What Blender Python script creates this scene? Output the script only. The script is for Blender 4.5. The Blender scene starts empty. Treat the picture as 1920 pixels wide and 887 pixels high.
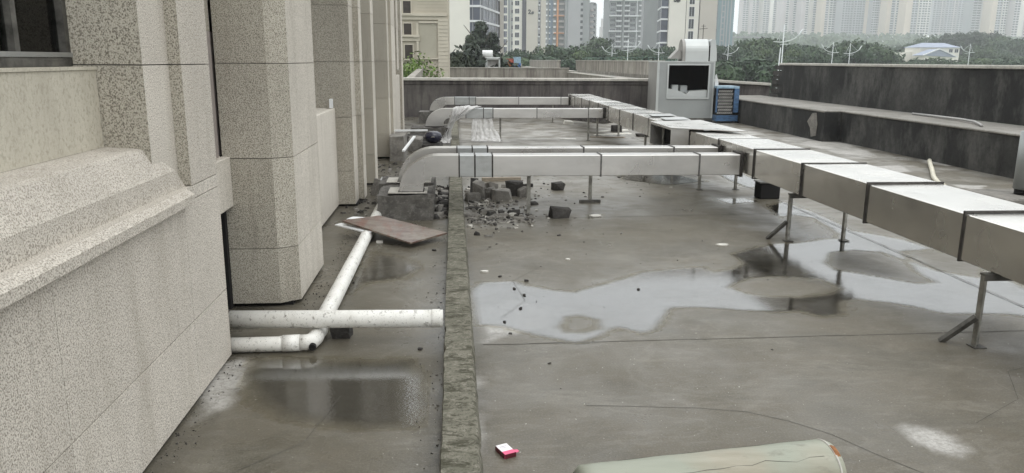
import bpy, math, random
import numpy as np
from mathutils import Vector, Matrix, noise as mnoise
random.seed(7)
S = bpy.context.scene
COL = S.collection

# ------------------------------------------------------------------ camera
CAM = Vector((0, 0, 1.7))
F_PX, CX, CY = 1461.0, 960.0, 443.5          # focal length in pixels of the 1920 px photograph
RM = Matrix(((0.99730221, 0.01121355, -0.07254343),
             (-0.07322715, 0.22073179, -0.97258175),
             (0.00510655, 0.97527008, 0.22095744)))
cd = bpy.data.cameras.new("camera"); cam = bpy.data.objects.new("camera", cd); COL.objects.link(cam)
cd.sensor_width = 36; cd.lens = F_PX / 1920 * 36; cd.clip_start = 0.05; cd.clip_end = 6000
cam.matrix_world = Matrix.Translation(CAM) @ RM.to_4x4()
S.camera = cam

# ------------------------------------------------------------------ world, sun, exposure (overcast day)
SUN_EL, SUN_AZ = math.radians(58), math.radians(150)
w = bpy.data.worlds.new("World"); S.world = w; w.use_nodes = True
nt = w.node_tree; nt.nodes.clear()
wo = nt.nodes.new("ShaderNodeOutputWorld"); bg = nt.nodes.new("ShaderNodeBackground")
sky = nt.nodes.new("ShaderNodeTexSky"); sky.sky_type = 'NISHITA'; sky.sun_disc = False
sky.sun_elevation = SUN_EL; sky.sun_rotation = SUN_AZ; sky.dust_density = 4
hs = nt.nodes.new("ShaderNodeHueSaturation"); hs.inputs['Saturation'].default_value = 0.12
nt.links.new(sky.outputs[0], hs.inputs['Color'])
# overcast layer: brightness rises from the horizon to the zenith (1 + 2 sin h) / 3
tc = nt.nodes.new("ShaderNodeTexCoord"); sx = nt.nodes.new("ShaderNodeSeparateXYZ")
nt.links.new(tc.outputs['Generated'], sx.inputs[0])
mx0 = nt.nodes.new("ShaderNodeMath"); mx0.operation = 'MAXIMUM'; mx0.inputs[1].default_value = 0
nt.links.new(sx.outputs[2], mx0.inputs[0])
ma = nt.nodes.new("ShaderNodeMath"); ma.operation = 'MULTIPLY_ADD'; ma.inputs[1].default_value = 12.5; ma.inputs[2].default_value = 11.0
nt.links.new(mx0.outputs[0], ma.inputs[0])
cn = nt.nodes.new("ShaderNodeTexNoise"); cn.inputs['Scale'].default_value = 2.2; cn.inputs['Detail'].default_value = 3
nt.links.new(tc.outputs['Generated'], cn.inputs['Vector'])
cm = nt.nodes.new("ShaderNodeMapRange"); cm.inputs[3].default_value = 0.9; cm.inputs[4].default_value = 1.1
nt.links.new(cn.outputs[0], cm.inputs[0])
mm = nt.nodes.new("ShaderNodeMath"); mm.operation = 'MULTIPLY'
nt.links.new(ma.outputs[0], mm.inputs[0]); nt.links.new(cm.outputs[0], mm.inputs[1])
vm = nt.nodes.new("ShaderNodeVectorMath"); vm.operation = 'SCALE'; vm.inputs[0].default_value = (0.965, 0.99, 1.0)
nt.links.new(mm.outputs[0], vm.inputs['Scale'])
mixw = nt.nodes.new("ShaderNodeMix"); mixw.data_type = 'RGBA'; mixw.inputs[0].default_value = 0.93
nt.links.new(hs.outputs[0], mixw.inputs[6]); nt.links.new(vm.outputs[0], mixw.inputs[7])
nt.links.new(mixw.outputs[2], bg.inputs[0]); bg.inputs[1].default_value = 0.107
nt.links.new(bg.outputs[0], wo.inputs[0])
sl = bpy.data.lights.new("sun", 'SUN'); sl.energy = 0.5; sl.angle = math.radians(25); sl.color = (1, 0.97, 0.93)
sun = bpy.data.objects.new("sun", sl); COL.objects.link(sun)
sd = Vector((math.sin(SUN_AZ) * math.cos(SUN_EL), math.cos(SUN_AZ) * math.cos(SUN_EL), math.sin(SUN_EL)))
sun.rotation_euler = sd.to_track_quat('Z', 'Y').to_euler()
S.view_settings.view_transform = 'Standard'; S.view_settings.look = 'None'
S.view_settings.exposure = 0.0; S.view_settings.gamma = 1
S.render.engine = 'CYCLES'
S.cycles.volume_bounces = 3

# ------------------------------------------------------------------ positions read off the photograph
def pdir(x, y):
    v = Vector(((x - CX) / F_PX, -(y - CY) / F_PX, -1)); return (RM @ v).normalized()
def gp(x, y, z=0.0):                                  # point on the level z seen at photo pixel x, y
    d = pdir(x, y); t = (z - CAM.z) / d.z; return CAM + d * t
def at(x, y, Y):                                      # point on the vertical plane at depth Y
    d = pdir(x, y); return CAM + d * (Y / d.y)

# ------------------------------------------------------------------ tagging
def tag(o, label=None, cat=None, group=None, kind=None):
    if label: o['label'] = label
    if cat: o['category'] = cat
    if group: o['group'] = group
    if kind: o['kind'] = kind
    return o
def thing(name, label, cat, loc=(0, 0, 0), rz=0, group=None):
    o = bpy.data.objects.new(name, None); COL.objects.link(o); o.empty_display_size = .2
    o.location = loc; o.rotation_euler = (0, 0, rz)
    return tag(o, label, cat, group)
def copy_tree(o, parent=None):
    c = o.copy(); COL.objects.link(c); c.parent = parent
    for ch in list(o.children): copy_tree(ch, c)
    return c
def inst(src, parent, loc, rz=0, scale=None):
    c = src.copy(); COL.objects.link(c); c.parent = parent; c.location = loc; c.rotation_euler = (0, 0, rz)
    if scale: c.scale = scale
    return c

# ------------------------------------------------------------------ mesh builder
class MB:
    def __init__(s): s.v = []; s.f = []; s.m = []
    def add(s, vs, fs, m=0):
        n = len(s.v); s.v += [tuple(v) for v in vs]; s.f += [[i + n for i in f] for f in fs]; s.m += [m] * len(fs); return s
    def box(s, x0, x1, y0, y1, z0, z1, m=0, jit=0):
        vs = [(x, y, z) for z in (z0, z1) for y in (y0, y1) for x in (x0, x1)]
        if jit: vs = [(a + random.uniform(-jit, jit), b + random.uniform(-jit, jit), c + random.uniform(-jit, jit)) for a, b, c in vs]
        return s.add(vs, [(0, 2, 3, 1), (4, 5, 7, 6), (0, 1, 5, 4), (2, 6, 7, 3), (0, 4, 6, 2), (1, 3, 7, 5)], m)
    def bbox(s, x0, x1, y0, y1, z0, z1, b=.01, m=0):           # box with bevelled edges
        vs = []; 
        for sx_ in (0, 1):
            for sy_ in (0, 1):
                for sz_ in (0, 1):
                    X = (x0, x1)[sx_]; Y = (y0, y1)[sy_]; Z = (z0, z1)[sz_]
                    dx = b if sx_ == 0 else -b; dy = b if sy_ == 0 else -b; dz = b if sz_ == 0 else -b
                    vs += [(X, Y + dy, Z + dz), (X + dx, Y, Z + dz), (X + dx, Y + dy, Z)]
        I = lambda a, b_, c, k: (a * 4 + b_ * 2 + c) * 3 + k
        fs = []
        for a in (0, 1):
            q = [I(a, 0, 0, 0), I(a, 1, 0, 0), I(a, 1, 1, 0), I(a, 0, 1, 0)]; fs.append(q if a else q[::-1])
            q = [I(0, a, 0, 1), I(1, a, 0, 1), I(1, a, 1, 1), I(0, a, 1, 1)]; fs.append(q[::-1] if a else q)
            q = [I(0, 0, a, 2), I(1, 0, a, 2), I(1, 1, a, 2), I(0, 1, a, 2)]; fs.append(q if a else q[::-1])
        for a in (0, 1):
            for c in (0, 1):
                fs.append([I(a, c, 0, 0), I(a, c, 1, 0), I(a, c, 1, 1), I(a, c, 0, 1)])
                fs.append([I(a, 0, c, 0), I(a, 1, c, 0), I(a, 1, c, 2), I(a, 0, c, 2)])
                fs.append([I(0, a, c, 1), I(1, a, c, 1), I(1, a, c, 2), I(0, a, c, 2)])
        for a in (0, 1):
            for b_ in (0, 1):
                for c in (0, 1): fs.append([I(a, b_, c, 0), I(a, b_, c, 1), I(a, b_, c, 2)])
        return s.add(vs, fs, m)
    def prism(s, poly, a0, a1, axis='z', m=0):                  # polygon extruded along an axis
        n = len(poly)
        def P(p, a):
            if axis == 'z': return (p[0], p[1], a)
            if axis == 'y': return (p[0], a, p[1])
            return (a, p[0], p[1])
        vs = [P(p, a0) for p in poly] + [P(p, a1) for p in poly]
        fs = [list(range(n))[::-1], list(range(n, 2 * n))] + [[i, (i + 1) % n, n + (i + 1) % n, n + i] for i in range(n)]
        return s.add(vs, fs, m)
    def tube(s, pts, r, n=12, m=0, cap=True, r1=None):
        pts = [Vector(p) for p in pts]; vs = []; N = len(pts)
        up = None
        for i, p in enumerate(pts):
            d = (pts[min(i + 1, N - 1)] - pts[max(i - 1, 0)]).normalized()
            if up is None: up = d.orthogonal().normalized()
            u = (up - d * up.dot(d)).normalized(); up = u; v = d.cross(u)
            rr = r if r1 is None else r + (r1 - r) * i / (N - 1)
            if isinstance(r, (list, tuple)): rr = r[i]
            for k in range(n):
                a = 2 * math.pi * k / n; vs.append(p + u * math.cos(a) * rr + v * math.sin(a) * rr)
        fs = [[i * n + k, i * n + (k + 1) % n, (i + 1) * n + (k + 1) % n, (i + 1) * n + k] for i in range(N - 1) for k in range(n)]
        if cap: fs += [list(range(n))[::-1], list(range((N - 1) * n, N * n))]
        return s.add(vs, fs, m)
    def bar(s, a, b, w_, m=0): return s.tube([a, b], w_ * .707, 4, m)
    def build(s, name, mats, parent=None, smooth=False, fix=True):
        me = bpy.data.meshes.new(name); me.from_pydata(s.v, [], s.f); me.update()
        if not isinstance(mats, (list, tuple)): mats = [mats]
        for m in mats: me.materials.append(m)
        if len(mats) > 1: me.polygons.foreach_set('material_index', s.m)
        if fix:
            import bmesh
            bm = bmesh.new(); bm.from_mesh(me); bmesh.ops.recalc_face_normals(bm, faces=bm.faces); bm.to_mesh(me); bm.free()
        if smooth: me.shade_smooth() if smooth is True else me.set_sharp_from_angle(angle=smooth) if False else me.shade_smooth()
        o = bpy.data.objects.new(name, me); COL.objects.link(o); o.parent = parent
        return o

# ------------------------------------------------------------------ materials
class NT:
    def __init__(s, name):
        s.mat = bpy.data.materials.new(name); s.mat.use_nodes = True; s.t = s.mat.node_tree
        s.b = s.t.nodes['Principled BSDF']; s.pos = s.t.nodes.new("ShaderNodeNewGeometry").outputs['Position']
        s.out = s.t.nodes['Material Output']
    def n(s, typ, **kw):
        nd = s.t.nodes.new(typ)
        for k, v in kw.items(): setattr(nd, k, v)
        return nd
    def L(s, a, b): s.t.links.new(a, b)
    def noise(s, scale, detail=3, rough=.55, stretch=None, dist=0, vec=None):
        nd = s.n("ShaderNodeTexNoise"); nd.inputs['Scale'].default_value = scale; nd.inputs['Detail'].default_value = detail
        nd.inputs['Roughness'].default_value = rough; nd.inputs['Distortion'].default_value = dist
        v = vec or s.pos
        if stretch:
            mp = s.n("ShaderNodeMapping"); mp.inputs['Scale'].default_value = stretch; s.L(v, mp.inputs[0]); v = mp.outputs[0]
        s.L(v, nd.inputs['Vector']); return nd.outputs[0]
    def ramp(s, val, stops):
        nd = s.n("ShaderNodeValToRGB"); e = nd.color_ramp.elements
        while len(e) < len(stops): e.new(.5)
        for i, (p, c) in enumerate(stops):
            e[i].position = p; e[i].color = (c, c, c, 1) if isinstance(c, (int, float)) else (*c, 1)
        s.L(val, nd.inputs[0]); return nd.outputs[0]
    def mix(s, fac, a, b, mode='MIX'):
        nd = s.n("ShaderNodeMix", data_type='RGBA', blend_type=mode)
        for sock, v in ((0, fac), (6, a), (7, b)):
            if isinstance(v, (int, float)): nd.inputs[sock].default_value = v if sock == 0 else (v, v, v, 1)
            elif isinstance(v, tuple): nd.inputs[sock].default_value = (*v, 1)
            else: s.L(v, nd.inputs[sock])
        return nd.outputs[2]
    def math(s, op, a, b=0.0, clamp=False):
        nd = s.n("ShaderNodeMath", operation=op, use_clamp=clamp)
        for i, v in enumerate((a, b)):
            if isinstance(v, (int, float)): nd.inputs[i].default_value = v
            else: s.L(v, nd.inputs[i])
        return nd.outputs[0]
    def bump(s, h, strength=.3, dist=.01, prev=None):
        nd = s.n("ShaderNodeBump"); nd.inputs['Strength'].default_value = strength; nd.inputs['Distance'].default_value = dist
        s.L(h, nd.inputs['Height'])
        if prev: s.L(prev, nd.inputs['Normal'])
        s.L(nd.outputs[0], s.b.inputs['Normal']); return nd.outputs[0]
    def set(s, **kw):
        for k, v in kw.items():
            k = {'col': 'Base Color', 'rough': 'Roughness', 'metal': 'Metallic', 'spec': 'Specular IOR Level', 'alpha': 'Alpha', 'trans': 'Transmission Weight', 'ior': 'IOR'}[k]
            if isinstance(v, tuple): s.b.inputs[k].default_value = (*v, 1)
            elif isinstance(v, (int, float)): s.b.inputs[k].default_value = v
            else: s.L(v, s.b.inputs[k])
        return s

def simple(name, col, rough=.6, metal=0, var=.25, scale=6, bs=60, bstr=.15, spec=.5, stretch=None):
    m = NT(name); n1 = m.noise(scale, 4, .6, stretch)
    lo = tuple(c * (1 - var) for c in col); hi = tuple(min(1, c * (1 + var)) for c in col)
    m.set(col=m.ramp(n1, [(.3, lo), (.7, hi)]), rough=rough, metal=metal, spec=spec)
    if bstr: m.bump(m.noise(bs, 3), bstr, .004)
    return m.mat

def stone(name, base, pit, cover, bstr, sc=170):
    m = NT(name)
    big = m.noise(1.1, 4, .6); fine = m.noise(sc, 2, .6, (1, 1, .85)); mid = m.noise(28, 2, .5)
    c = m.mix(m.ramp(big, [(.35, 0.0), (.7, 1.0)]), tuple(b * .9 for b in base), tuple(b * 1.07 for b in base))
    gr = m.noise(160, 2, .7)
    c = m.mix(m.ramp(gr, [(.35, .3), (.7, 0.0)]), c, (.62, .58, .52), 'MULTIPLY')
    f = m.ramp(fine, [(cover - .06, 1.0), (cover + .11, 0.0)])
    c = m.mix(f, c, pit)
    # rain streaks and dirt of their own shape
    st = m.noise(3.0, 4, .65, (2.2, 2.2, .22))
    c = m.mix(m.ramp(st, [(.52, 0.0), (.74, .30)]), c, (.28, .25, .20))
    st2 = m.noise(9, 4, .7, (1, 1, .07)); c = m.mix(m.ramp(st2, [(.60, 0.0), (.72, .30)]), c, (.22, .20, .17))
    # faint vertical weather tone blocks between slabs
    oi = m.n("ShaderNodeObjectInfo").outputs['Random']
    c = m.mix(1.0, c, m.ramp(oi, [(0, (.88, .875, .86)), (1, (1.03, 1.03, 1.02))]), 'MULTIPLY')
    m.set(col=c, rough=.88, spec=.25)
    h = m.math('ADD', fine, m.math('MULTIPLY', mid, .12))
    m.bump(h, bstr, .005)
    return m.mat

M = {}
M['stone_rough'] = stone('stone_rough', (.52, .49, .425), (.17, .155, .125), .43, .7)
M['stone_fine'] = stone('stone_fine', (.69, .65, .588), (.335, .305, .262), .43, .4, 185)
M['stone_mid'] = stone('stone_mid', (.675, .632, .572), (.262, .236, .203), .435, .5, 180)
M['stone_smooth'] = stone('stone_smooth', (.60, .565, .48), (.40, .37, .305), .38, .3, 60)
M['mortar'] = simple('mortar', (.17, .16, .14), .9)

def floor_mat():
    m = NT('roof_screed')
    at_ = m.n("ShaderNodeAttribute", attribute_name='wet').outputs['Fac']
    n1 = m.noise(.55, 5, .6, None, .6); n2 = m.noise(2.6, 5, .65); n3 = m.noise(26, 4, .7); n4 = m.noise(6, 6, .75, (.5, 1.6, 1))
    c = m.mix(m.ramp(n1, [(.33, 0.0), (.68, 1.0)]), (.092, .080, .057), (.142, .124, .094))
    c = m.mix(m.ramp(n2, [(.35, .55), (.6, 0.0)]), c, (.120, .110, .084))
    tl = m.ramp(m.noise(.8, 4, .55, None, .9), [(.48, 0.0), (.497, .16), (.50, .16), (.51, 0.0)])
    c = m.mix(tl, c, (.27, .255, .22))
    c = m.mix(m.ramp(n4, [(.52, 0.0), (.75, .4)]), c, (.25, .235, .21))
    c = m.mix(m.ramp(n3, [(.3, .35), (.5, 0.0)]), c, (.10, .095, .085))
    ed = m.n("ShaderNodeAttribute", attribute_name='dark_tone').outputs['Fac']
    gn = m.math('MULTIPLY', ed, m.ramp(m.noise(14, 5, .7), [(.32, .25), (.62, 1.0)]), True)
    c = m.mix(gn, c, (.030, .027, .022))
    sp = m.noise(48, 2, .5)
    c = m.mix(m.ramp(sp, [(.725, 0.0), (.745, .8)]), c, (.55, .53, .48))
    pa = m.n('ShaderNodeAttribute', attribute_name='pale').outputs['Fac']
    pf = m.math('MULTIPLY', pa, m.ramp(m.noise(38, 4, .7), [(.30, .35), (.6, .95)]))
    c = m.mix(pf, c, (.46, .445, .42))
    dk = m.noise(1.4, 5, .7, (1, 1.3, 1), .4); c = m.mix(m.ramp(dk, [(.50, 0.0), (.64, .55)]), c, (.070, .063, .046))
    lt = m.noise(2.1, 6, .75, (.7, 1.5, 1), .5); c = m.mix(m.ramp(lt, [(.54, 0.0), (.68, .5)]), c, (.21, .195, .16))
    damp = m.ramp(at_, [(.0, 0.0), (.55, .12), (.86, .30), (1.0, .32)])
    c = m.mix(damp, c, (.055, .053, .042))
    r = m.ramp(m.noise(1.1, 5, .65, None, .5), [(.36, .30), (.5, .46), (.66, .62)])
    r2 = m.mix(at_, r, .22)
    gr_ = m.noise(95, 3, .75); c = m.mix(m.ramp(gr_, [(.30, .40), (.50, 0.0)]), c, (.07, .062, .048)); c = m.mix(m.ramp(gr_, [(.52, 0.0), (.72, .30)]), c, (.30, .28, .24))
    m.set(col=c, rough=r2, spec=.36)
    b1 = m.bump(m.noise(30, 5, .7), .35, .004)
    m.bump(m.noise(3.5, 3, .5), .18, .02, b1)
    return m.mat
M['floor'] = floor_mat()

def water_mat():
    m = NT('rain_water'); t = m.t
    gl = m.n("ShaderNodeBsdfGlossy"); gl.inputs['Roughness'].default_value = .04; gl.inputs['Color'].default_value = (1, 1, 1, 1)
    tr = m.n("ShaderNodeBsdfTransparent"); tr.inputs['Color'].default_value = (.95, .94, .91, 1)
    fr = m.n("ShaderNodeFresnel"); fr.inputs['IOR'].default_value = 3.1
    bp = m.n("ShaderNodeBump"); bp.inputs['Strength'].default_value = .25; bp.inputs['Distance'].default_value = .0016
    m.L(m.noise(55, 3, .6), bp.inputs['Height']); m.L(bp.outputs[0], gl.inputs['Normal'])
    mx = m.n("ShaderNodeMixShader"); fa = m.n('ShaderNodeAttribute', attribute_name='film').outputs['Fac']
    fm = m.math('MULTIPLY', fr.outputs[0], m.math('MULTIPLY', fa, m.ramp(m.noise(1.6, 4, .65), [(.3, .86), (.55, 1.0)])))
    m.L(fm, mx.inputs[0]); m.L(tr.outputs[0], mx.inputs[1]); m.L(gl.outputs[0], mx.inputs[2])
    m.L(mx.outputs[0], m.out.inputs[0]); t.nodes.remove(m.b)
    return m.mat
M['water'] = water_mat()

def conc(name, c0, c1, c2, streak=True, rough=.85, sc=1.0, zs=.13):
    m = NT(name)
    a = m.noise(1.2 * sc, 5, .65); b = m.noise(9 * sc, 5, .7)
    c = m.mix(m.ramp(a, [(.35, 0.0), (.65, 1.0)]), c0, c1)
    if streak:
        s_ = m.noise(3.2 * sc, 5, .7, (1, 1, zs)); c = m.mix(m.ramp(s_, [(.45, 0.0), (.62, .85)]), c, c2)
        s3 = m.noise(7 * sc, 4, .7, (1, 1, zs * .7)); c = m.mix(m.ramp(s3, [(.55, 0.0), (.7, .5)]), c, tuple(x * .45 for x in c0))
    else: c = m.mix(m.ramp(b, [(.5, 0.0), (.7, .7)]), c, c2)
    c = m.mix(m.ramp(m.noise(40 * sc, 4, .7), [(.3, .4), (.55, 0.0)]), c, tuple(x * .5 for x in c0))
    m.set(col=c, rough=rough, spec=.3)
    m.bump(m.math('ADD', m.noise(35, 5, .7), m.math('MULTIPLY', b, 1.5)), .5, .006)
    return m.mat
M['wall_dark'] = conc('stained_concrete', (.017, .017, .0165), (.046, .045, .042), (.095, .092, .085), True, .85, .42, .45)
M['wall_far'] = conc('mouldy_concrete', (.075, .066, .066), (.13, .12, .108), (.045, .037, .038))
M['cap'] = conc('coping_concrete', (.40, .385, .345), (.52, .50, .455), (.24, .225, .2), False)
M['brick_dark'] = conc('dark_broken_brick', (.022, .021, .02), (.06, .056, .05), (.12, .11, .10), False, .9, 3)
M['step'] = conc('ledge_concrete', (.20, .19, .17), (.29, .275, .25), (.12, .11, .10), False)
M['wall_pale'] = conc('streaked_pale_concrete', (.26, .245, .21), (.36, .34, .30), (.15, .13, .12), True, .85, 1.0, .08)
def curb_mat():
    m = NT('mossy_curb_concrete'); a = m.noise(3.0, 5, .7); b = m.noise(22, 5, .75); e = m.noise(9, 6, .8, (.8, 1.5, 1), .8); h = m.noise(70, 3, .7)
    c = m.mix(m.ramp(a, [(.35, 0.0), (.65, 1.0)]), (.120, .117, .090), (.190, .180, .145))
    c = m.mix(m.ramp(b, [(.5, 0.0), (.68, .7)]), c, (.30, .28, .235))
    c = m.mix(m.ramp(e, [(.42, .9), (.51, 0.0)]), c, (.05, .048, .032))
    c = m.mix(m.ramp(h, [(.36, .7), (.48, 0.0)]), c, (.06, .056, .04))
    m.set(col=c, rough=.92, spec=.2); m.bump(m.math('ADD', b, m.math('ADD', e, h)), .5, .006); return m.mat
M['curb'] = curb_mat()
M['curb_side'] = M['curb']
M['block'] = conc('dark_block_concrete', (.055, .05, .046), (.15, .142, .128), (.25, .24, .22), False, .85, 2.5)
M['rubble'] = conc('rubble_concrete', (.13, .122, .11), (.25, .235, .21), (.33, .315, .29), False, .9, 4)
M['rubble_dark'] = conc('dark_rubble', (.025, .023, .021), (.065, .06, .055), (.11, .105, .10), False, .9, 4)  # darker rubble tone for debris and small blocks
M['crack'] = simple('crack_filler', (.075, .070, .06), .85)
M['black'] = simple('black_void', (.006, .005, .005), .9, bstr=0)

def galv(name, col, rough, var=.12, dark_tone=.25):
    m = NT(name)
    n1 = m.noise(1.5, 4, .6, (1, 1, 2.5)); n2 = m.noise(2.2, 3, .5); n3 = m.noise(4, 5, .7)
    c = m.mix(m.ramp(n1, [(.3, 0.0), (.7, 1.0)]), tuple(x * (1 - var) for x in col), tuple(x * (1 + var) for x in col))
    c = m.mix(m.ramp(n3, [(.55, 0.0), (.78, dark_tone)]), c, (.30, .28, .24))  # grimy patches on the sheet
    oi = m.n("ShaderNodeObjectInfo").outputs['Random']
    c = m.mix(1.0, c, m.ramp(oi, [(0, .93), (1, 1.05)]), 'MULTIPLY')
    m.set(col=c, metal=.92, rough=m.ramp(n2, [(.3, rough - .06), (.7, rough + .07)]))
    m.bump(m.noise(1.6, 2, .4), .16, .02)
    return m.mat
M['galv'] = galv('galvanised_sheet', (.60, .585, .56), .30)
M['galv_dull'] = galv('dull_galvanised_sheet', (.68, .66, .62), .24)
M['galv_patch'] = galv('weathered_zinc_patch', (.43, .44, .435), .45, .3, .5)
M['flange'] = simple('rusty_dark_flange', (.055, .05, .045), .6, .4, .5, 20)
M['flange_grey'] = simple('grey_flange', (.13, .125, .12), .55, .5, .4, 20)
M['steel'] = simple('angle_steel', (.30, .29, .26), .5, .6, .45, 14)
M['steel_dark'] = simple('dark_angle_steel', (.10, .095, .085), .6, .4, .6, 14)
def pvc_mat():
    m = NT('white_pvc'); n = m.noise(7, 5, .7); k = m.noise(26, 4, .75, (1, .4, 1))
    c = m.mix(m.ramp(n, [(.4, 0.0), (.75, .55)]), (.74, .73, .69), (.50, .48, .42))
    c = m.mix(m.ramp(k, [(.57, 0.0), (.68, .8)]), c, (.16, .14, .115)); c = m.mix(m.ramp(m.noise(90, 3, .7), [(.60, 0.0), (.68, .6)]), c, (.12, .11, .10))
    m.set(col=c, rough=.42); m.bump(m.noise(20), .08, .003); return m.mat
M['pvc'] = pvc_mat()
def wood_mat():
    m = NT('wet_plywood'); n = m.noise(4, 6, .75, (1, 2.2, 1), 1.0); g = m.noise(30, 4, .7, (.3, 2, 1))
    c = m.mix(m.ramp(n, [(.38, 0.0), (.62, 1.0)]), (.080, .038, .030), (.19, .165, .13))
    c = m.mix(m.ramp(g, [(.5, 0.0), (.72, .7)]), c, (.25, .20, .165)); c = m.mix(m.ramp(m.noise(6, 5, .7, (2.5, .7, 1)), [(.50, 0.0), (.62, .7)]), c, (.14, .055, .035))
    m.set(col=c, rough=.33); m.bump(g, .25, .003); return m.mat
M['plywood'] = wood_mat()
def column_mat():
    m = NT('peeling_green_paint'); n = m.noise(4, 5, .65, (.35, 2.5, 2.5)); p = m.noise(9, 5, .7, (.5, 1.6, 1.6)); q = m.noise(2.3, 3, .5)
    c = m.mix(m.ramp(n, [(.35, 0.0), (.65, 1.0)]), (.235, .215, .155), (.36, .335, .27))
    c = m.mix(m.ramp(q, [(.45, .7), (.6, 0.0)]), c, (.26, .29, .235))
    c = m.mix(m.ramp(p, [(.56, 0.0), (.70, .8)]), c, (.14, .13, .10))
    m.set(col=c, rough=.5); m.bump(m.math('ADD', n, p), .35, .006); return m.mat
M['column'] = column_mat()
M['rust'] = simple('rust', (.22, .09, .03), .8, var=.6, scale=30, bstr=.4)
M['pink'] = simple('pink_card', (.72, .10, .22), .45, var=.12, bstr=0)
M['white_card'] = simple('white_card', (.80, .76, .78), .45, var=.1, scale=60, bstr=0)
M['dark_red'] = simple('dark_red_card', (.10, .012, .02), .5, bstr=0)
M['print'] = simple('printed_card', (.40, .38, .42), .5, bstr=0)
M['unit_grey'] = simple('grey_unit_panel', (.30, .315, .31), .45, .35, .08, 2)
M['unit_pale'] = simple('pale_unit_panel', (.46, .48, .47), .4, .2, .06, 2)
M['unit_side'] = simple('dull_unit_side', (.27, .262, .245), .55, .3, .12, 2)
M['white_paint'] = simple('white_paint', (.72, .73, .73), .45, var=.06)
M['blue'] = simple('blue_plastic_film', (.055, .115, .215), .4, var=.5, scale=9, stretch=(1, 1, 3))
M['blue_pale'] = simple('pale_blue_film', (.25, .36, .45), .4, var=.4, scale=9)
M['pad'] = simple('cooling_pad', (.34, .33, .31), .8, var=.3)
M['red'] = simple('faded_red', (.48, .10, .06), .5, var=.25)
M['bluebox'] = simple('blue_carton', (.06, .16, .40), .5, var=.2)
M['bowl'] = simple('dark_blue_enamel', (.018, .018, .035), .22, var=.3, bstr=.05)
M['window_metal'] = simple('brown_window_metal', (.34, .30, .28), .5, .3, .1)
M['window_frame'] = simple('aluminium_frame', (.30, .30, .29), .35, .5, .1)
M['curtain'] = simple('grey_curtain', (.09, .09, .09), .8, var=.25, scale=14, stretch=(1, 3, .2))
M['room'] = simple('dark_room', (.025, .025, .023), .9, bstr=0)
def glass_mat(name='window_glass', tint=(.55, .58, .58)):
    m = NT(name); gl = m.n("ShaderNodeBsdfGlossy"); gl.inputs['Roughness'].default_value = .03
    tr = m.n("ShaderNodeBsdfTransparent"); tr.inputs['Color'].default_value = (*tint, 1)
    fr = m.n("ShaderNodeFresnel"); fr.inputs['IOR'].default_value = 1.35
    mx = m.n("ShaderNodeMixShader"); m.L(fr.outputs[0], mx.inputs[0]); m.L(tr.outputs[0], mx.inputs[1]); m.L(gl.outputs[0], mx.inputs[2])
    m.L(mx.outputs[0], m.out.inputs[0]); m.t.nodes.remove(m.b); return m.mat
M['glass'] = glass_mat()
def film_mat():
    m = NT('clear_plastic_sheet'); tl = m.n("ShaderNodeBsdfTranslucent"); tl.inputs['Color'].default_value = (.8, .8, .78, 1)
    df = m.n("ShaderNodeBsdfPrincipled"); df.inputs['Base Color'].default_value = (.80, .79, .78, 1); df.inputs['Roughness'].default_value = .25
    tr = m.n("ShaderNodeBsdfTransparent")
    a = m.n("ShaderNodeMixShader"); a.inputs[0].default_value = .3; m.L(df.outputs[0], a.inputs[1]); m.L(tl.outputs[0], a.inputs[2])
    b = m.n("ShaderNodeMixShader"); m.L(m.ramp(m.noise(9, 5, .7, (1, 1, .6)), [(.35, .10), (.65, .55)]), b.inputs[0])
    m.L(a.outputs[0], b.inputs[1]); m.L(tr.outputs[0], b.inputs[2]); m.L(b.outputs[0], m.out.inputs[0])
    m.t.nodes.remove(m.b); return m.mat
M['film'] = film_mat()
M['hose'] = simple('cream_hose', (.55, .52, .42), .5, var=.15)
M['conduit'] = simple('grey_conduit', (.33, .32, .31), .5, var=.15)
M['timber'] = simple('old_timber', (.26, .22, .17), .8, var=.3, scale=12, stretch=(1, 5, 5))
def leaf_mat(name, a, b, c=None):
    m = NT(name); n = m.noise(.35, 3, .6); n2 = m.noise(2.5, 2, .5)
    oi = m.n("ShaderNodeObjectInfo").outputs['Random']
    col = m.mix(m.ramp(n, [(.35, 0.0), (.65, 1.0)]), a, b)
    col = m.mix(m.ramp(n2, [(.5, 0.0), (.7, .5)]), col, c or tuple(x * 1.5 for x in b))
    col = m.mix(1.0, col, m.ramp(oi, [(0, (.75, .8, .85)), (.5, (1, 1, 1)), (1, (1.25, 1.15, .8))]), 'MULTIPLY')
    m.set(col=col, rough=.6, spec=.25); return m.mat
M['leaf'] = leaf_mat('tree_foliage', (.020, .040, .020), (.046, .076, .034))
M['leaf_dark'] = leaf_mat('dark_foliage', (.014, .022, .014), (.032, .045, .028), (.06, .075, .04))
M['leaf_bush'] = leaf_mat('bush_foliage', (.07, .12, .025), (.13, .20, .05), (.22, .30, .08))
M['bark'] = simple('bark', (.09, .075, .06), .9, var=.3)
M['grass'] = simple('far_ground', (.06, .085, .04), .95, var=.4, scale=.05)
M['hill'] = simple('hill_ground', (.05, .07, .045), .95, var=.4, scale=.05, bstr=0)
M['asphalt'] = simple('asphalt', (.055, .055, .055), .9)
M['tan'] = simple('tan_render', (.40, .365, .295), .85, var=.07, scale=1.5, bs=10)
M['tan_light'] = simple('tan_trim', (.46, .425, .35), .85, var=.06, scale=1.5)
M['tan_dark'] = simple('tan_recess', (.33, .31, .25), .85, var=.06, scale=1.5)
M['pane'] = simple('dark_pane', (.022, .025, .03), .15, var=.4, scale=.6, bstr=0)
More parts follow.
